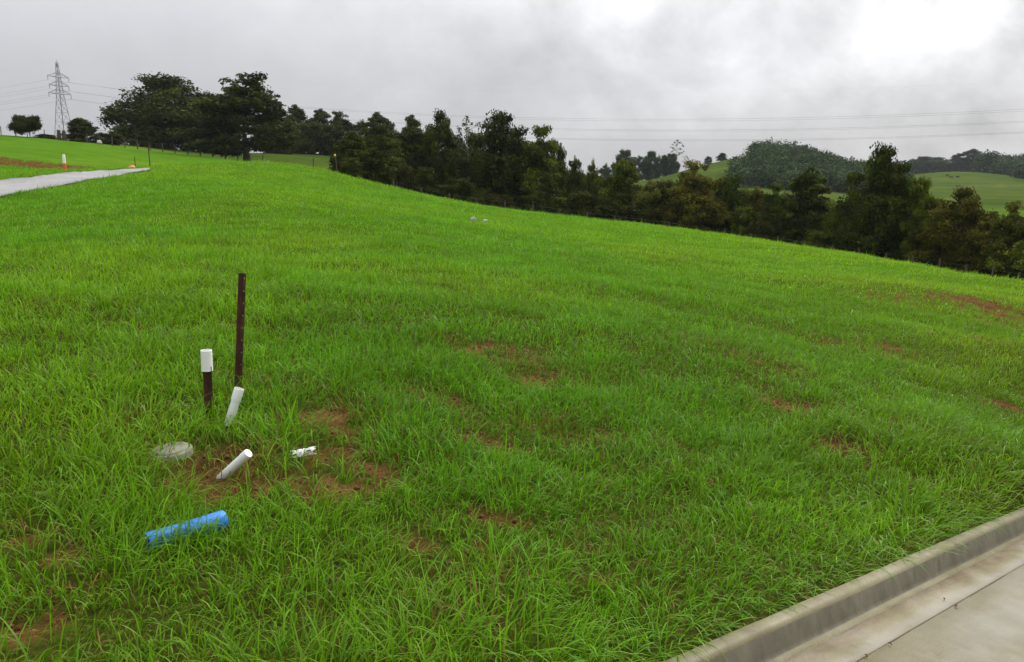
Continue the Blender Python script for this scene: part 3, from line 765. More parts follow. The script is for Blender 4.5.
spots = [(px, 0, R, wr.uniform(8, 15), wr.uniform(4, 7)) for px, R in zip(wr.uniform(984, 1130, 90), wr.uniform(600, 740, 90))]
spots += [(px, 0, R, wr.uniform(7, 11), wr.uniform(4, 6)) for px, R in zip(wr.uniform(992, 1130, 60), wr.uniform(530, 610, 60)) if px > 985 + (612 - R) * .55]
wood('ridge_wood', spots, 'dense bush on the distant ridge beyond the rounded grassy spur', 4, 1.5, 'far', 90)
spots = [(px, 0, R, wr.uniform(6, 11), wr.uniform(4, 6)) for px, R in zip(wr.uniform(840, 985, 46), wr.uniform(690, 760, 46))]
wood('horizon_wood', spots, 'low band of bush along the horizon between dome hill and distant ridge', 6, 1.5, 'far', 80)
# ---------------------------------------------------------------- pylons and power lines
MAT['steel'] = plain('galvanised_steel', (0.23, 0.235, 0.24), 0.55, 0.4, 0.2, 3, 0, 0.3)
MAT['wire'] = plain('wire', (0.13, 0.135, 0.14), 0.6, 0.3, 0.1, 3, 0)
MAT['glass'] = plain('insulator', (0.12, 0.10, 0.09), 0.3, 0.5, 0.1, 3, 0)
PYL = [(-157.0, 290.0), (160.0, 205.0), (-474.0, 375.0)]
line_dir = Vector((317, -85, 0)).normalized()
ARM_ROT = math.atan2(line_dir.x, -line_dir.y)  # arms square to the line
ARMS = [(27.0, 4.9), (29.7, 4.3), (32.6, 4.6)]   # height at the mast, reach
PY_H = 37.5
def half_w(z):
    return np.interp(z, [0, 14, 26.0, 37.5], [3.6, 2.0, 0.85, 0.22])
def pylon(x, y, zb, name, label):
    o = empty(name, (x, y, zb), (0, 0, ARM_ROT))
    lv = [0, 5.2, 9.8, 14, 17.6, 20.8, 23.6, 26, 28.2, 30.4, 32.6, 35, 37.5]
    cs = ((-1, -1), (1, -1), (1, 1), (-1, 1))
    for sx, sy in cs:
        m = MB(); m.tube([(sx * half_w(z), sy * half_w(z), z) for z in lv], 0.10, 4); m.build('leg', MAT['steel'], o)
    m = MB()
    for a, b in zip(lv[:-1], lv[1:]):
        for i in range(4):
            (ax, ay), (bx, by) = cs[i], cs[(i + 1) % 4]
            wa, wb = half_w(a), half_w(b)
            m.tube([(ax * wa, ay * wa, a), (bx * wb, by * wb, b)], 0.055, 3, False)
            m.tube([(bx * wa, by * wa, a), (ax * wb, ay * wb, b)], 0.055, 3, False)
            m.tube([(ax * wb, ay * wb, b), (bx * wb, by * wb, b)], 0.05, 3, False)
    m.build('bracing', MAT['steel'], o)
    for z, L in ARMS:
        m = MB()
        for s in (-1, 1):
            w = half_w(z)
            for sy in (-1, 1):
                m.tube([(s * w, sy * w, z), (s * L, 0, z + .15)], 0.10, 4)
                m.tube([(s * w, sy * w, z + 1.5), (s * L, 0, z + .25)], 0.08, 4)
            for f in (.3, .6):
                xx = w + (L - w) * f
                m.tube([(s * xx, 0, z), (s * xx, 0, z + 1.5 * (1 - f) + .2)], .05, 3)
        arm = m.build('cross_arm', MAT['steel'], o)
        for s in (-1, 1):
            m = MB(); m.tube([(s * L, 0, z + .15), (s * L, 0, z - 1.3)], [.06, .06], 6)
            for k in range(6): m.tube([(s * L, 0, z - .1 - k * .2), (s * L, 0, z - .16 - k * .2)], .12, 6)
            m.build('insulator', MAT['glass'], arm)
    m = MB(); m.tube([(0, 0, 36.8), (0, 0, 38.3)], .09, 4); m.build('peak', MAT['steel'], o)
    return tag(o, label, 'pylon')
pz = []
for i, (x, y) in enumerate(PYL):
    zt = [38.9, 25.2, 34.0][i]
    pz.append(zt - 38.3)
pylon(*PYL[0], pz[0], 'lattice_pylon', 'grey steel lattice pylon with three cross arms on the ridge skyline')
pylon(*PYL[1], pz[1], 'lattice_pylon', 'grey steel lattice pylon standing in the valley where the wires lead')
pylon(*PYL[2], pz[2], 'lattice_pylon', 'grey steel lattice pylon farther along the line beyond the ridge')
lvl = ['lowest', 'middle', 'upper']
ax = Vector((math.cos(ARM_ROT), math.sin(ARM_ROT), 0))
def wire(a, b, sag, label, grp, rad=0.019):
    pts = []
    for u in np.linspace(0, 1, 41):
        p = a.lerp(b, u); p.z -= 4 * sag * u * (1 - u); pts.append(p)
    m = MB(); m.tube(pts, rad, 4, False)
    tag(m.build('power_line', MAT['wire'], None), label, 'cable', grp)
for a, b, sp in ((0, 1, 'sagging above the gully'), (0, 2, 'leading over the ridge')):
    for k, (z, L) in enumerate(ARMS):
        for s in (-1, 1):
            A = Vector((*PYL[a], pz[a] + z - 1.3)) + ax * (s * L); B = Vector((*PYL[b], pz[b] + z - 1.3)) + ax * (s * L)
            wire(A, B, 8.2, f"thin power line on the {'hillward' if s > 0 else 'streetward'} ends of the {lvl[k]} arms {sp}", 'power lines between the pylons')
    wire(Vector((*PYL[a], pz[a] + 38.2)), Vector((*PYL[b], pz[b] + 38.2)), 7.4, f'thin earth wire from the pylon peaks {sp}', 'power lines between the pylons', 0.005)

# ---------------------------------------------------------------- fences
MAT['post'] = plain('weathered_timber', (0.085, 0.065, 0.048), 0.9, 0.15, 0.4, 12, 0.4)
MAT['fence_wire'] = plain('fence_wire', (0.16, 0.16, 0.155), 0.5, 0.4, 0.1, 8, 0, 0.5)
def fence(name, pts, h, label, rad=0.07, nw=3):
    o = empty(name, pts[0])
    base = np.array(pts[0])
    for i, p in enumerate(pts):
        q = np.array(p) - base
        m = MB(); lx, ly = random.gauss(0, .03), random.gauss(0, .03)
        hh = h * random.uniform(.92, 1.08)
        m.tube([q + (0, 0, -.3), q + (lx * .5, ly * .5, hh * .5), q + (lx, ly, hh)], [rad, rad * .96, rad * .9], 7)
        m.build('post', MAT['post'], o)
    for k in range(nw):
        zz = h * (0.25 + 0.7 * k / max(1, nw - 1)) * .95
        m = MB(); m.tube([np.array(p) - base + (0, 0, zz) for p in pts], 0.002, 3, False); m.build('wire', MAT['fence_wire'], o)
    return tag(o, label, 'fence')
pts = []
for px in list(np.linspace(395, 1080, 26)):
    R = float(np.interp(px, [340, 700, 1024, 1100], [69, 71, 57, 53])); ux, uy, _ = (float(v) for v in ray(px, 230))
    pts.append((ux * R, uy * R, float(height([ux * R], [uy * R])[0])))
fence('post_and_wire_fence', pts, 1.0, 'weathered post and wire fence running along the foot of the gully trees')
pts = []
for px, R in zip(np.linspace(88, 262, 15), np.linspace(128, 112, 15)):
    ux, uy, _ = (float(v) for v in ray(px, 150)); pts.append((ux * R, uy * R, float(height([ux * R], [uy * R])[0])))
fence('post_and_wire_fence', pts, 1.2, 'post and wire fence crossing the hillside below the huge round tree', 0.08)
pts = []
for px, R in zip(np.linspace(-70, 88, 12), np.linspace(133, 130, 12)):
    ux, uy, _ = (float(v) for v in ray(px, 140)); pts.append((ux * R, uy * R, float(height([ux * R], [uy * R])[0])))
fence('post_and_wire_fence', pts, 1.15, 'post and wire fence along the ridge skyline below the small round tree', 0.06)
def on(px, py=None, R=None):
    if R is None: return hit(px, py)
    ux, uy, _ = (float(v) for v in ray(px, 160)); return np.array([ux * R, uy * R, height([ux * R], [uy * R])[0]])
# gate posts by the pylon
for px, lab in ((61.5, 'stout dark strainer post on the skyline nearest the pylon foot'), (66.5, 'stout dark strainer post on the skyline beside the conifer bush')):
    p = on(px, R=128.5); m = MB(); m.tube([(0, 0, -.3), (0.02, 0, .7), (.03, .02, 1.35)], [.26, .25, .22], 8)
    o = m.build('strainer_post', MAT['post']); o.location = p
    tag(o, lab, 'post')

# ---------------------------------------------------------------- small things on the far grass
MAT['white'] = plain('white_plastic', (0.80, 0.79, 0.76), 0.42, 0.45, 0.05, 14, 0.05)
MAT['orange'] = plain('orange_plastic', (0.62, 0.13, 0.03), 0.5, 0.4, 0.15, 20, 0.05)
MAT['yellow'] = plain('yellow_plastic', (0.70, 0.42, 0.04), 0.45, 0.4, 0.1, 20, 0)
MAT['tank'] = plain('dark_green_trough', (0.022, 0.035, 0.028), 0.6, 0.3, 0.3, 5, 0)
MAT['stone'] = plain('pale_stone', (0.36, 0.34, 0.30), 0.85, 0.2, 0.3, 6, 0.5)
def marker(px, py, w, h, R=None):
    p = on(px, py, R); o = empty('marker_bollard', p)
    m = MB(); m.tube([(0, 0, -.1), (0, 0, h * .42)], [w, w * .95], 10); m.build('base', MAT['orange'], o)
    m = MB(); m.tube([(0, 0, h * .42), (0.01, 0, h * .85), (.02, 0, h * .97), (.02, 0, h)], [w * .92, w * .85, w * .6, w * .2], 10); m.build('top', MAT['white'], o)
    return o
tag(marker(65, 170, .085, .8), 'short white and orange marker bollard at the edge of the side road', 'bollard')
MAT['rust'] = None
def mat_rust():
    m, nt, b = new_mat('rusty_steel', 0.75, 0.3)
    v = objvec(nt)
    n = nz(nt, 22, 6, 0.65, objvec(nt, (1, 1, 0.35)))
    nt.links.new(ramp(nt, n, [(0.25, (0.026, 0.012, 0.010)), (0.5, (0.062, 0.025, 0.017)), (0.72, (0.16, 0.058, 0.028))]), b.inputs['Base Color'])
    b.inputs['Metallic'].default_value = 0.15
    bump(nt, b, nz(nt, 160, 4, 0.7, v), 0.4, 0.002)
    return m
MAT['rust'] = mat_rust()
for px, py, h, lab in ((135.5, 167.6, .75, 'short thin steel peg at the side road beside the orange sandbag'), (150, 166.6, 1.1, 'taller thin steel peg where the side road meets the brow')):
    p = on(px, py) if hit(px, py) is not None and np.hypot(*hit(px, py)[:2]) < 70 else on(px, R=52)
    m = MB(); m.box((0, 0, h / 2 - .1), (.05, .012, h + .2)); m.box((0, .02, h / 2 - .1), (.012, .04, h + .2)); o = m.build('steel_peg', MAT['rust']); o.location = p
    tag(o, lab, 'peg')
def rock(name, p, d, seed, mat, label, cat, sub=2):
    bm = bmesh.new(); bmesh.ops.create_icosphere(bm, subdivisions=sub, radius=1.0)
    r = np.random.default_rng(seed); o3 = r.normal(size=(6, 3))
    for v in bm.verts:
        c = np.array(v.co); k = 1 + 0.16 * sum(math.sin(float(c @ q) * 2.2 + i) for i, q in enumerate(o3)) / 2
        v.co = Vector(c * k * np.array(d)); 
        v.co.z = max(v.co.z, -d[2] * .5)
    me = bpy.data.meshes.new(name); bm.to_mesh(me); bm.free(); me.materials.append(mat)
    o = bpy.data.objects.new(name, me); COL.objects.link(o); o.location = tuple(map(float, p)); o.rotation_euler.z = seed
    return tag(o, label, cat)
rock('sandbag', on(131, 168) if np.hypot(*on(131, 168)[:2]) < 75 else on(131, R=52), (.42, .22, .16), 2, MAT['orange'], 'low orange-red sandbag on the edge of the side road', 'sandbag')
rock('stone', on(101, R=124) + np.array([0, 0, .3]), (.5, .3, .35), 5, MAT['stone'], 'pale boulder at the fence below the huge round tree', 'stone')
p = hit(473, 223)
rock('stone', p + np.array([0, 0, .12]), (.13, .08, .10), 3, MAT['stone'], 'larger of two pale stones lying on the open grass below the belt', 'stone')
rock('stone', p + np.array([.45, -.1, .08]), (.15, .08, .06), 4, MAT['stone'], 'flatter of two pale stones lying on the open grass below the belt', 'stone')
# trough
p = on(280, R=112); o = empty('water_trough', p, (0, 0, .15))
m = MB()
for c, d in (((0, -.33, .3), (1.5, .05, .6)), ((0, .33, .3), (1.5, .05, .6)), ((-.725, 0, .3), (.05, .61, .6)), ((.725, 0, .3), (.05, .61, .6)), ((0, 0, .1), (1.4, .61, .05))): m.box(c, d)
m.build('basin', MAT['tank'], o)
m = MB(); m.box((0, -.37, .57), (1.56, .03, .07)); m.box((0, .37, .57), (1.56, .03, .07)); m.build('rim', MAT['tank'], o)
tag(o, 'dark green cattle trough on the yellowish paddock behind the brow', 'trough')
p = on(313, R=78); m = MB(); m.tube([(0, 0, -.3), (.01, 0, 1.0), (.03, .01, 1.9)], [.06, .055, .05], 7); o = m.build('thin_pole', MAT['post']); o.location = p
tag(o, 'thin dark pole standing between the trough and the gully belt', 'pole')
p = on(336.5, R=50.5); o = empty('capped_post', p)
m = MB(); m.tube([(0, 0, -.2), (-.02, 0, .6), (-.08, 0, 1.05)], .035, 7); m.build('shaft', MAT['post'], o)
m = MB(); m.tube([(-.08, 0, 1.02), (-.085, 0, 1.1), (-.09, 0, 1.16)], [.06, .065, .03], 8); m.build('cap', MAT['yellow'], o)
tag(o, 'dark marker post with yellow cap at the uphill end of the belt', 'post')

# ---------------------------------------------------------------- cattle on the far slope
MAT['hide'] = plain('black_hide', (0.010, 0.009, 0.008), 0.7, 0.3, 0.2, 4, 0)
def make_cow():
    J = [((0, 0, 1.05), .36), ((.62, 0, 1.06), .33), ((-.62, 0, 1.08), .34), ((1.0, 0, 1.10), .22), ((1.22, 0, .85), .17), ((1.36, 0, .55), .13), ((1.50, 0, .34), .09)]
    E = [(0, 1), (0, 2), (1, 3), (3, 4), (4, 5), (5, 6)]
    for s in (-.18, .18):
        b = len(J); J += [((.66, s, .72), .13), ((.66, s, .38), .07), ((.64, s, .04), .07)]; E += [(1, b), (b, b + 1), (b + 1, b + 2)]
        b = len(J); J += [((-.64, s, .74), .16), ((-.78, s, .42), .07), ((-.74, s, .04), .07)]; E += [(2, b), (b, b + 1), (b + 1, b + 2)]
    b = len(J); J += [((-.98, 0, 1.1), .05), ((-1.04, 0, .55), .04)]; E += [(2, b), (b, b + 1)]
    b = len(J); J += [((1.24, .2, .92), .04), ((1.24, -.2, .92), .04)]; E += [(4, b), (4, b + 1)]
    me = bpy.data.meshes.new('cow'); me.from_pydata([j[0] for j in J], E, []); me.materials.append(MAT['hide'])
    o = bpy.data.objects.new('cow', me); COL.objects.link(o)
    sk = o.modifiers.new('skin', 'SKIN'); sk.use_smooth_shade = True
    for v, j in zip(me.skin_vertices[0].data, J): v.radius = (j[1], j[1]); v.use_root = False
    me.skin_vertices[0].data[0].use_root = True
    o.modifiers.new('sub', 'SUBSURF').levels = 1
    return o
cow0 = make_cow()
for i, (px, py, rz) in enumerate(((947, 176.6, .3), (951.3, 178.6, 2.9), (957.2, 178.2, .2))):
    c = cow0 if i == 0 else cow0.copy()
    if i: COL.objects.link(c)
    p = hit(px, py, 300, 900)
    if p is None: p = on(px, R=585)
    c.location = tuple(map(float, p)); c.rotation_euler.z = rz
    tag(c, 'black cow grazing on the bright far slope', 'cow', 'cattle grazing on the far slope')
# ---------------------------------------------------------------- posts and pipes in the near grass
def unit_at(px, py):
    """metres per pixel where that picture point meets the ground"""
    p = hit(px, py); return p, math.hypot(p[1] * cP - (p[2] - CAM_Z) * sP, 0) / F_PX
def line_pt(px, py, p0):
    """point on the upright plane through p0, facing the street, seen at a picture point"""
    ux, uy, g = (float(v) for v in ray(px, py)); nrm = np.array([p0[0], p0[1]]) / np.hypot(p0[0], p0[1])
    R = (p0[:2] @ nrm) / (ux * nrm[0] + uy * nrm[1])
    return np.array([ux * R, uy * R, CAM_Z + g * R])
def orient(o, a, b, roll=0.0):
    d = Vector([float(v) for v in (b - a)]); q = d.to_track_quat('Z', 'Y')
    o.rotation_mode = 'QUATERNION'
    from mathutils import Quaternion
    o.rotation_quaternion = q @ Quaternion((0, 0, 1), roll)
    o.location = tuple(map(float, a))
    return d.length
def y_post(L, s=0.024, holes=True):
    """three-flanged steel standard; one flange is a ladder with punched holes"""
    m = MB(); t = 0.0032
    for k, ang in enumerate((math.radians(90), math.radians(210), math.radians(330))):
        c, sn = math.cos(ang), math.sin(ang); px_, py_ = -sn, c
        def pt(u, v, z): return (c * u + px_ * v, sn * u + py_ * v, z)
        def slab(u0, u1, z0, z1):
            P = [pt(u, v, z) for z in (z0, z1) for u, v in ((u0, -t), (u1, -t * .7), (u1, t * .7), (u0, t))]
            m.add(P, [(0, 3, 2, 1), (4, 5, 6, 7), (0, 1, 5, 4), (1, 2, 6, 5), (2, 3, 7, 6), (3, 0, 4, 7)])
        ln = s * (1.25 if k == 0 else 0.92)
        if k == 0 and holes:
            zz = [-0.35]; z = 0.10
            slab(0, ln * .48, -0.35, L); slab(ln * .82, ln, -0.35, L)
            z0 = -0.35
            while z < L - .03:
                slab(ln * .4801, ln * .8199, z0, z); z0 = z + 0.010; z += 0.085
            slab(ln * .4801, ln * .8199, z0, L)
        else:
            slab(0, ln, -0.35, L)
    return m
# tall bare standard
b0 = hit(237.5, 391); t0 = line_pt(242, 273, b0)
m = y_post(float(np.linalg.norm(t0 - b0)), 0.0255)
o = m.build('steel_fence_standard', MAT['rust']); orient(o, b0, t0, 2.5)
tag(o, 'tall thin rusty steel fence standard rising from the grass', 'post')
# short standard with white sleeve
b1 = hit(209.5, 414); t1 = line_pt(206.2, 350, b1)
SL = 0.130
o = empty('sleeved_standard', b1); L = orient(o, b1, t1, 2.3)
y_post(L - SL + .03, 0.029, False).build('shaft', MAT['rust'], o)
m = MB(); k = 20; ro, ri = 0.034, 0.030; V = []; F = []
for z, rad in ((L - SL, ri), (L - SL, ro), (L - .002, ro), (L, ro - .002), (L, ri), (L - SL, ri)):
    for j in range(k):
        a = 2 * math.pi * j / k; V.append((rad * math.cos(a), rad * math.sin(a), z))
for i in range(5):
    for j in range(k): F.append((i * k + j, i * k + (j + 1) % k, (i + 1) * k + (j + 1) % k, (i + 1) * k + j))
m.add(V, F); m.build('sleeve', MAT['white'], o)
tag(o, 'short rusty steel standard with a white plastic sleeve on top', 'post')
def mat_pvc():
    m, nt, b = new_mat('dirty_white_pipe', 0.38, 0.45)
    n = nz(nt, 12, 6, 0.65, objvec(nt, (1, 1, 0.4)))
    nt.links.new(ramp(nt, n, [(0.28, (0.55, 0.53, 0.48)), (0.5, (0.74, 0.735, 0.71)), (0.75, (0.82, 0.82, 0.80))]), b.inputs['Base Color'])
    return m
MAT['pvc'] = mat_pvc()
def pipe(name, a, b, rad, label, socket, cap):
    o = empty(name, a); L = orient(o, a, b)
    def lathe(prof, nm, k=22):
        V = []; F = []
        for r_, z in prof:
            for j in range(k):
                an = 2 * math.pi * j / k; V.append((r_ * math.cos(an), r_ * math.sin(an), z))
        for i in range(len(prof) - 1):
            for j in range(k): F.append((i * k + j, i * k + (j + 1) % k, (i + 1) * k + (j + 1) % k, (i + 1) * k + j))
        x = link_mesh(nm, V, F, MAT['pvc'], o, False)
        for p in x.data.polygons: p.use_smooth = True
        es = x.modifiers.new('edges', 'EDGE_SPLIT'); es.split_angle = math.radians(35)
        return x
    if socket:
        lathe([(rad, -.25), (rad, L - .075)], 'barrel')
        lathe([(rad * .9, L - .08), (rad * 1.10, L - .078), (rad * 1.13, L - .07), (rad * 1.13, L - .004), (rad * 1.09, L), (rad * .97, L), (rad * .97, L - .08)], 'socket')
    else:
        lathe([(rad, -.25), (rad, L - .012)], 'barrel')
        if cap: lathe([(rad * 1.04, L - .05), (rad * 1.06, L - .045), (rad * 1.06, L - .005), (rad * 1.02, L), (0.001, L + .001)], 'end_cap')
    return tag(o, label, 'pipe')
def toward(p0, top_px, top_py, extra):
    """pipe end seen at a picture point, 'extra' metres nearer the street than the foot's upright plane"""
    ux, uy, g = (float(v) for v in ray(top_px, top_py)); nrm = np.array([p0[0], p0[1]]) / np.hypot(p0[0], p0[1])
    R = (p0[:2] @ nrm - extra) / (ux * nrm[0] + uy * nrm[1]); return np.array([ux * R, uy * R, CAM_Z + g * R])
a = hit(228.5, 424); pipe('conduit_pipe', a, line_pt(239.3, 388.5, a), .0265, 'upright leaning white plastic pipe with a socket collar beside the tall standard', True, False)
a = hit(222, 477); pipe('conduit_pipe', a, toward(a, 248.5, 453, .09), .0235, 'white plastic pipe with closed round end poking low out of the grass', False, True)
# broken scrap of white pipe
p = hit(304, 459)
m = MB(); V = []; F = []; k = 9
for i, xx in enumerate(np.linspace(-.06, .06, 7)):
    for j in range(k):
        an = math.radians(10 + 160 * j / (k - 1)); rr = .026 + .004 * math.sin(i * 2.1 + j)
        cut = .012 * math.sin(j * 1.7) if i in (0, 6) else 0
        V.append((xx + cut, rr * math.cos(an), rr * math.sin(an)))
for i in range(6):
    for j in range(k - 1):
        if (i, j) in ((2, 1), (2, 2), (4, 5), (0, 6)): continue
        F.append((i * k + j, (i + 1) * k + j, (i + 1) * k + j + 1, i * k + j + 1))
m.add(V, F); o = m.build('broken_pipe', MAT['pvc']); o.modifiers.new('wall', 'SOLIDIFY').thickness = .004
o.location = tuple(p + np.array([0, 0, .030])); o.rotation_euler = (0.25, -.12, .25)
tag(o, 'broken scrap of white plastic pipe half buried in browned grass', 'pipe scrap')
# grey lid
MAT['lid'] = plain('grey_lid', (0.20, 0.195, 0.14), 0.7, 0.3, 0.22, 16, 0.3)
p = hit(171, 452); o = empty('access_hatch', p + np.array([0, 0, .022]), (0.04, -.05, 0.2))
k = 36
def disc(prof, nm, mat):
    V = []; F = []
    for r_, z in prof:
        for j in range(k):
            an = 2 * math.pi * j / k; V.append((r_ * math.cos(an), r_ * math.sin(an), z))
    for i in range(len(prof) - 1):
        for j in range(k): F.append((i * k + j, i * k + (j + 1) % k, (i + 1) * k + (j + 1) % k, (i + 1) * k + j))
    return link_mesh(nm, V, F, mat, o, True)
disc([(.113, -.16), (.113, -.012), (.108, -.006), (.098, -.004)], 'rim', MAT['lid'])
disc([(.097, -.012), (.097, -.001), (.090, .004), (.05, .009), (.0005, .011)], 'cover', MAT['lid'])
tag(o, 'round grey-beige access lid sunk in the long grass', 'lid')
# blue painted post lying in the grass
def mat_blue():
    m, nt, b = new_mat('blue_paint', 0.5, 0.4)
    n = nz(nt, 9, 5, 0.6, objvec(nt, (1, 1, 1)), 0.3)
    nt.links.new(ramp(nt, n, [(0.27, (0.008, 0.03, 0.14)), (0.36, (0.014, 0.17, 0.55)), (0.6, (0.030, 0.255, 0.72)), (0.8, (0.11, 0.36, 0.76))]), b.inputs['Base Color'])
    bump(nt, b, nz(nt, 40, 5, 0.7, objvec(nt, (.3, 1, 1))), 0.5, .004)
    return m
MAT['blue'] = mat_blue()
pa, pb = hit(147, 551), hit(225, 530)
a = pa + np.array([0, 0, .036]); b = pb + np.array([0, 0, .050]); 
o = empty('blue_post', a); L = orient(o, a, b)
k = 20; prof = [(.040, 0), (.043, .004), (.0445, .03), (.0435, L * .33), (.0445, L * .36), (.044, L * .7), (.0445, L - .035), (.0445, L - .006), (.041, L)]
V = []; F = []
for r_, z in prof:
    for j in range(k):
        an = 2 * math.pi * j / k; rr = r_ * (1 + .035 * math.sin(3 * an + z * 9)); V.append((rr * math.cos(an), rr * math.sin(an), z))
for i in range(len(prof) - 1):
    for j in range(k): F.append((i * k + j, i * k + (j + 1) % k, (i + 1) * k + (j + 1) % k, (i + 1) * k + j))
link_mesh('shaft', V, F, MAT['blue'], o, True)
MAT['blue_end'] = plain('blue_end_grain', (0.012, 0.07, 0.36), 0.7, 0.2, 0.35, 40, 0.4)
for nm, z, sg in (('butt', 0, -1), ('sawn_end', L, 1)):
    V = [(.039 * math.cos(2 * math.pi * j / k), .039 * math.sin(2 * math.pi * j / k), z) for j in range(k)] + [(0, 0, z + sg * .003)]
    link_mesh(nm, V, [((j, (j + 1) % k, k) if sg > 0 else ((j + 1) % k, j, k)) for j in range(k)], MAT['blue_end'], o, False)
BLUE_LINE = (a, b)
tag(o, 'short bright blue painted post lying in the long grass', 'post')
# fallen leaves in the channel
MAT['dead_leaf'] = plain('dead_leaf', (0.075, 0.035, 0.02), 0.7, 0.2, 0.4, 60, 0.2)
for i, (px, py, s, lab) in enumerate(((956, 607, .016, 'largest dark dead leaf lying on the joint of the street'), (944, 600, .010, 'small curled dead leaf lying in the drainage channel'), (866, 657, .011, 'dark dead leaf on the joint where the channel meets the street'), (890, 645, .009, 'small brown leaf crumb on the street joint'))):
    ux, uy, g = (float(v) for v in ray(px, py)); R = (CAM_Z - .004) / -(g + FALL * (DX * ux + DY * uy))
    x, y = ux * R, uy * R
    V = []; F = []; n = 6
    for q in range(n + 1):
        t = q / n; w = s * .42 * math.sin(math.pi * min(1, t * .92 + .06)); zc = .006 * math.sin(t * 3.0) + .003
        V += [(s * (2 * t - 1), -w, zc + .004), (s * (2 * t - 1), 0, zc), (s * (2 * t - 1), w, zc + .005)]
    for q in range(n):
        for c in (0, 1): F.append((3 * q + c, 3 * q + 3 + c, 3 * q + 4 + c, 3 * q + 1 + c))
    o = link_mesh('fallen_leaf', V, F, MAT['dead_leaf'], None, True); o.modifiers.new('thick', 'SOLIDIFY').thickness = .0012
    o.location = (x, y, plane(x, y) + .004); o.rotation_euler = (0, .1, ROT + .4 * i)
    tag(o, lab, 'leaf')
# ---------------------------------------------------------------- crumbled clay on the bare places
def make_clods():
    r = np.random.default_rng(8)
    n = 60000
    R = np.sqrt(r.uniform(2.0 ** 2, 16.0 ** 2, n)); A = r.uniform(-math.radians(44), math.radians(44), n)
    x, y = R * np.sin(A), R * np.cos(A)
    ok = (x * NX + y * NY > 1.8); x, y = x[ok], y[ok]
    b = bare_at(x, y); ok = r.random(len(x)) < np.clip((b - 0.3) * 1.6, 0, 1); x, y = x[ok][:4200], y[ok][:4200]
    z = height(x, y); n = len(x)
    V0 = np.array([(0, 0, 1), (.9, 0, .25), (.28, .85, .3), (-.72, .53, .2), (-.72, -.53, .32), (.28, -.85, .2), (0, 0, -.6)])
    F0 = np.array([(0, 1, 2), (0, 2, 3), (0, 3, 4), (0, 4, 5), (0, 5, 1), (6, 2, 1), (6, 3, 2), (6, 4, 3), (6, 5, 4), (6, 1, 5)])
    s = 0.004 + 0.016 * r.random(n) ** 2.5
    V = V0[None] * (1 + r.normal(0, .22, (n, 7, 3))) * s[:, None, None]
    V += np.stack([x, y, z + s * .2], 1)[:, None]
    F = (np.arange(n)[:, None, None] * 7 + F0[None]).reshape(-1, 3)
    m = plain('clay_clods', (0.125, 0.066, 0.028), 0.95, 0.05, 0.5, 18, 0.3)
    return tag(link_mesh('clay_clods', V.reshape(-1, 3), F, m), 'crumbled brown clay clods scattered over the bare patches', 'soil', None, 'stuff')
make_clods()
# ---------------------------------------------------------------- grass
KEEP_OUT = []      # (x, y, radius) footprints of things lying in the grass
def mat_grass():
    m, nt, b = new_mat('grass_blades', 0.42, 0.16)
    c = attr(nt, 'blade', 'Color')
    nt.links.new(c, b.inputs['Base Color'])
    tr = nt.nodes.new('ShaderNodeBsdfTranslucent'); nt.links.new(c, tr.inputs['Color'])
    mx = nt.nodes.new('ShaderNodeMixShader'); mx.inputs[0].default_value = 0.45
    nt.links.new(b.outputs[0], mx.inputs[1]); nt.links.new(tr.outputs[0], mx.inputs[2])
    nt.links.new(mx.outputs[0], nt.nodes['Material Output'].inputs['Surface'])
    return m
MAT['grass'] = mat_grass()
def grass_points(r, r0, r1, dens, half_deg):
    a = math.radians(half_deg)
    n = int(dens * a * (r1 * r1 - r0 * r0))
    R = np.sqrt(r.uniform(r0 * r0, r1 * r1, n)); A = r.uniform(-a, a, n)
    return R * np.sin(A), R * np.cos(A)
def blades(r, x, y, z, length, width, segs, az, lean, curl, col, tipc):
    n = len(x); k = segs + 1
    P = np.zeros((n, k, 3)); P[:, 0] = np.stack([x, y, z], 1)
    hd = np.stack([np.cos(az), np.sin(az)], 1)
    seg = length / segs
    for i in range(segs):
        th = lean + curl * (i + 0.35) / segs
        s, c = np.sin(th), np.cos(th)
        P[:, i + 1, 0] = P[:, i, 0] + seg * s * hd[:, 0]
        P[:, i + 1, 1] = P[:, i, 1] + seg * s * hd[:, 1]
        P[:, i + 1, 2] = P[:, i, 2] + seg * c
    tw = az + np.pi / 2 + r.normal(0, 0.5, n)
    wv = np.stack([np.cos(tw), np.sin(tw), np.zeros(n)], 1) * (width * 0.5)[:, None]
    V = np.zeros((n, 2 * segs + 1, 3)); C = np.zeros((n, 2 * segs + 1, 3))
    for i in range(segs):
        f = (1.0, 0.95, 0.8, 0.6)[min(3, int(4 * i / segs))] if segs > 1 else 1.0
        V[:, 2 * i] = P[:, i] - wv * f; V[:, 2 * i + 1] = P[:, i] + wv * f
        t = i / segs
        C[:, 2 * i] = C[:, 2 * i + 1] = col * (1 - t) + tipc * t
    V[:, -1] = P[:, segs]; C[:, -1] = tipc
    T = []
    for i in range(segs - 1):
        a, b, c, d = 2 * i, 2 * i + 1, 2 * i + 2, 2 * i + 3
        T += [(a, b, d), (a, d, c)]
    T.append((2 * segs - 2, 2 * segs - 1, 2 * segs))
    T = np.array(T)
    F = (np.arange(n)[:, None, None] * (2 * segs + 1) + T[None]).reshape(-1, 3)
    return V.reshape(-1, 3), F, C.reshape(-1, 3)
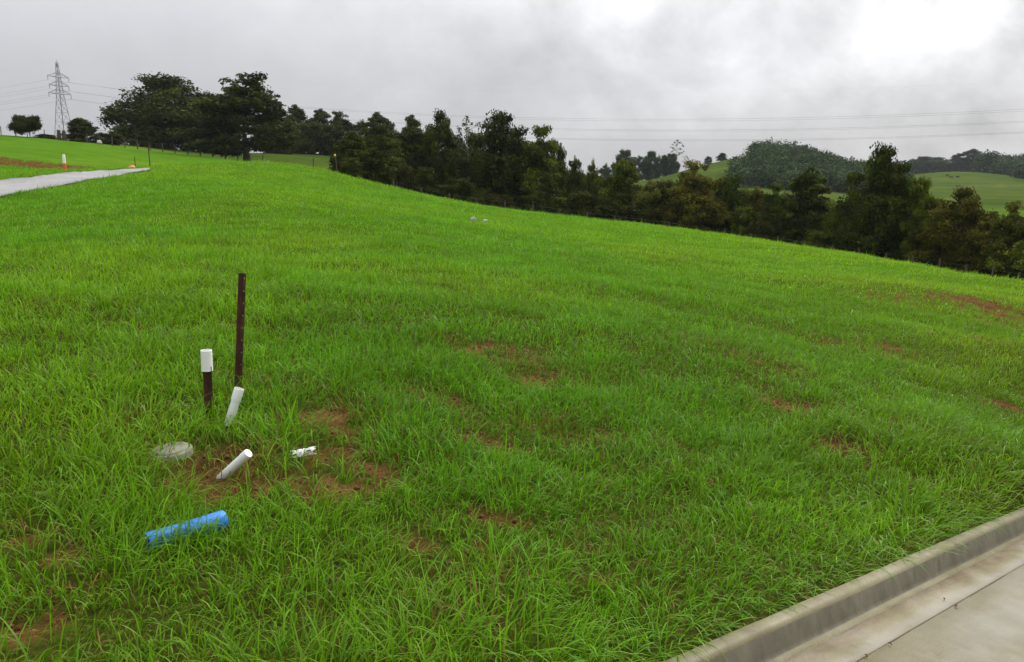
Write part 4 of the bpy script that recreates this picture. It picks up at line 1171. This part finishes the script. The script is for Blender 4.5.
def make_grass():
    r = np.random.default_rng(42)
    # distance band, blades per square metre, half angle, segments, length, width
    bands = [(1.7, 4.6, 2150, 62, 4, 0.150, 0.0060), (4.6, 7.5, 1850, 54, 3, 0.145, 0.0064), (7.5, 12, 1150, 47, 3, 0.145, 0.0076), (12, 19, 540, 43, 2, 0.14, 0.011), (19, 31, 240, 41, 2, 0.135, 0.018), (31, 62, 74, 40, 1, 0.15, 0.034)]
    Vs, Fs, Cs, off = [], [], [], 0
    for r0, r1, dens, ha, segs, ln, wd in bands:
        x, y = grass_points(r, r0, r1, dens, ha)
        if r0 < 2:      # rank growth around the blue post
            q = r.random(240)[:, None]; pq = BLUE_LINE[0][None, :2] * (1 - q) + BLUE_LINE[1][None, :2] * q + r.normal(0, .07, (240, 2)) + np.array([[-.01, -.05]])
            x = np.concatenate([x, pq[:, 0]]); y = np.concatenate([y, pq[:, 1]])
        n_ = x * NX + y * NY
        ok = n_ > 1.652 + 0.04 * fbm((x * DX + y * DY) * 2.5, 0 * x, 61)
        ok &= ~in_poly(x, y, PATH_POLY)
        for kx, ky, kr in KEEP_OUT: ok &= (x - kx) ** 2 + (y - ky) ** 2 > kr * kr
        x, y = x[ok], y[ok]
        bare = bare_at(x, y)
        cl = fbm(x / 0.33, y / 0.33, 71, 2)               # tufts
        lush = np.clip((2.3 - (x * NX + y * NY)) / .4, 0, 1)      # dense fringe behind the kerb
        bare = bare * (1 - .7 * lush); cl = np.maximum(cl, .5 * lush)
        keep = r.random(len(x)) < np.clip(1.12 - 1.15 * np.clip(bare - 0.12, 0, 1) - 1.5 * np.clip(0.46 - cl, 0, 1), 0.26, 1)
        x, y, bare, cl = x[keep], y[keep], bare[keep], cl[keep]
        z = height(x, y) - 0.006
        n = len(x); R = np.hypot(x, y)
        tall = fbm(x / 1.3, y / 1.3, 81, 2)
        L = ln * (0.45 + 0.75 * r.random(n)) * (0.40 + 1.2 * cl) * (0.65 + 0.7 * tall) * (1 - 0.45 * np.clip(bare, 0, 1))
        L *= 1 + 0.6 * (r.random(n) < 0.06)
        rank = np.exp(-0.5 * (((x + 1.65) / .75) ** 2 + ((y - 4.1) / 1.0) ** 2))
        L *= 1 + 0.55 * rank * (1 - .6 * np.clip(bare, 0, 1))
        Wd = wd * r.uniform(0.6, 1.35, n)
        # tufts splay out from their middles; gentle common set down the slope and with the breeze
        e = 0.05
        gx = vnoise((x + e) / .33, y / .33, 71) - vnoise((x - e) / .33, y / .33, 71)
        gy = vnoise(x / .33, (y + e) / .33, 71) - vnoise(x / .33, (y - e) / .33, 71)
        az = np.arctan2(-gy * 1.6 - 0.10 + r.normal(0, .45, n), -gx * 1.6 + 0.22 + r.normal(0, .45, n))
        lean = np.abs(r.normal(0.16, 0.20, n)); curl = np.abs(r.normal(1.25, 0.65, n))
        edge = np.clip((1.90 - (x * NX + y * NY)) / .25, 0, 1)
        az = np.where(r.random(n) < edge * .75, np.arctan2(-NY, -NX) + r.normal(0, .5, n), az); lean = lean + edge * .6; L *= 1 + .15 * edge
        # colour: lush green, yellower and darker drifts, dead blades where it is thin
        dr = fbm(x / 4.0, y / 4.0, 91, 3); d2 = fbm(x / 0.9, y / 0.9, 95, 2)
        nd = x * NX + y * NY
        dimming = np.clip(1 - (nd - 2.5) / 9.0, 0, 1) * (0.6 + 0.8 * fbm(x / 2.1, y / 2.1, 99, 2))   # foreground light falloff painted into blade colour, darkest by the street
        k = r.uniform(0.66, 1.28, n) * (0.78 + 0.42 * d2) * (1 - 0.20 * np.clip(dimming, 0, 1))
        yel = np.clip((dr - 0.38) * 2.2, 0, 1) * 0.45 + 0.30 * np.clip((x - 1) / 9, 0, 1) + 0.22 * r.random(n)
        g0 = np.array([0.092, 0.275, 0.005]); g1 = np.array([0.225, 0.345, 0.006])
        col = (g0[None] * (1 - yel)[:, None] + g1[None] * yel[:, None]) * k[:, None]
        pale = r.random(n) < 0.10
        col = np.where(pale[:, None], col * 1.15 + np.array([.035, .035, .012]), col)
        dead = r.random(n) < np.clip(0.04 + 1.1 * np.clip(bare - 0.12, 0, 1), 0, .8)
        q = r.random(n)[:, None]
        dc = np.array([0.20, 0.085, 0.018]) * q + np.array([0.27, 0.20, 0.055]) * (1 - q)
        col = np.where(dead[:, None], dc * r.uniform(.5, 1.05, n)[:, None], col)
        L = np.where(dead, L * .75, L); curl = np.where(dead, curl + .5, curl)
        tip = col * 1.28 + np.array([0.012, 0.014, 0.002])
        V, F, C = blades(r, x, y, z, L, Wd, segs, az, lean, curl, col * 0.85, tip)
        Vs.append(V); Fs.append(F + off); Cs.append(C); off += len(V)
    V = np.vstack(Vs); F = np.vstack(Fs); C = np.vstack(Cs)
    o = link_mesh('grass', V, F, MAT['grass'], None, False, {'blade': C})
    return tag(o, 'long lush green grass covering the bank and hillside', 'grass', None, 'stuff')
make_grass()
# ---------------------------------------------------------------- moist air in the valley
def make_haze():
    x0, y0, z0, z1 = 1650.0, 1650.0, -17.5, 46.0
    m = MB(); m.box((0, 0, (z0 + z1) / 2), (2 * x0, 2 * y0, z1 - z0))
    mt = bpy.data.materials.new('haze'); mt.use_nodes = True
    nt = mt.node_tree; nt.nodes.clear()
    v = nt.nodes.new('ShaderNodeVolumePrincipled'); v.inputs['Color'].default_value = (0.86, 0.90, 0.95, 1)
    v.inputs['Density'].default_value = 0.00010
    out = nt.nodes.new('ShaderNodeOutputMaterial'); nt.links.new(v.outputs[0], out.inputs['Volume'])
    o = m.build('haze', mt); tag(o, 'thin moist haze filling the air of the valley', 'haze', None, 'stuff')
make_haze()
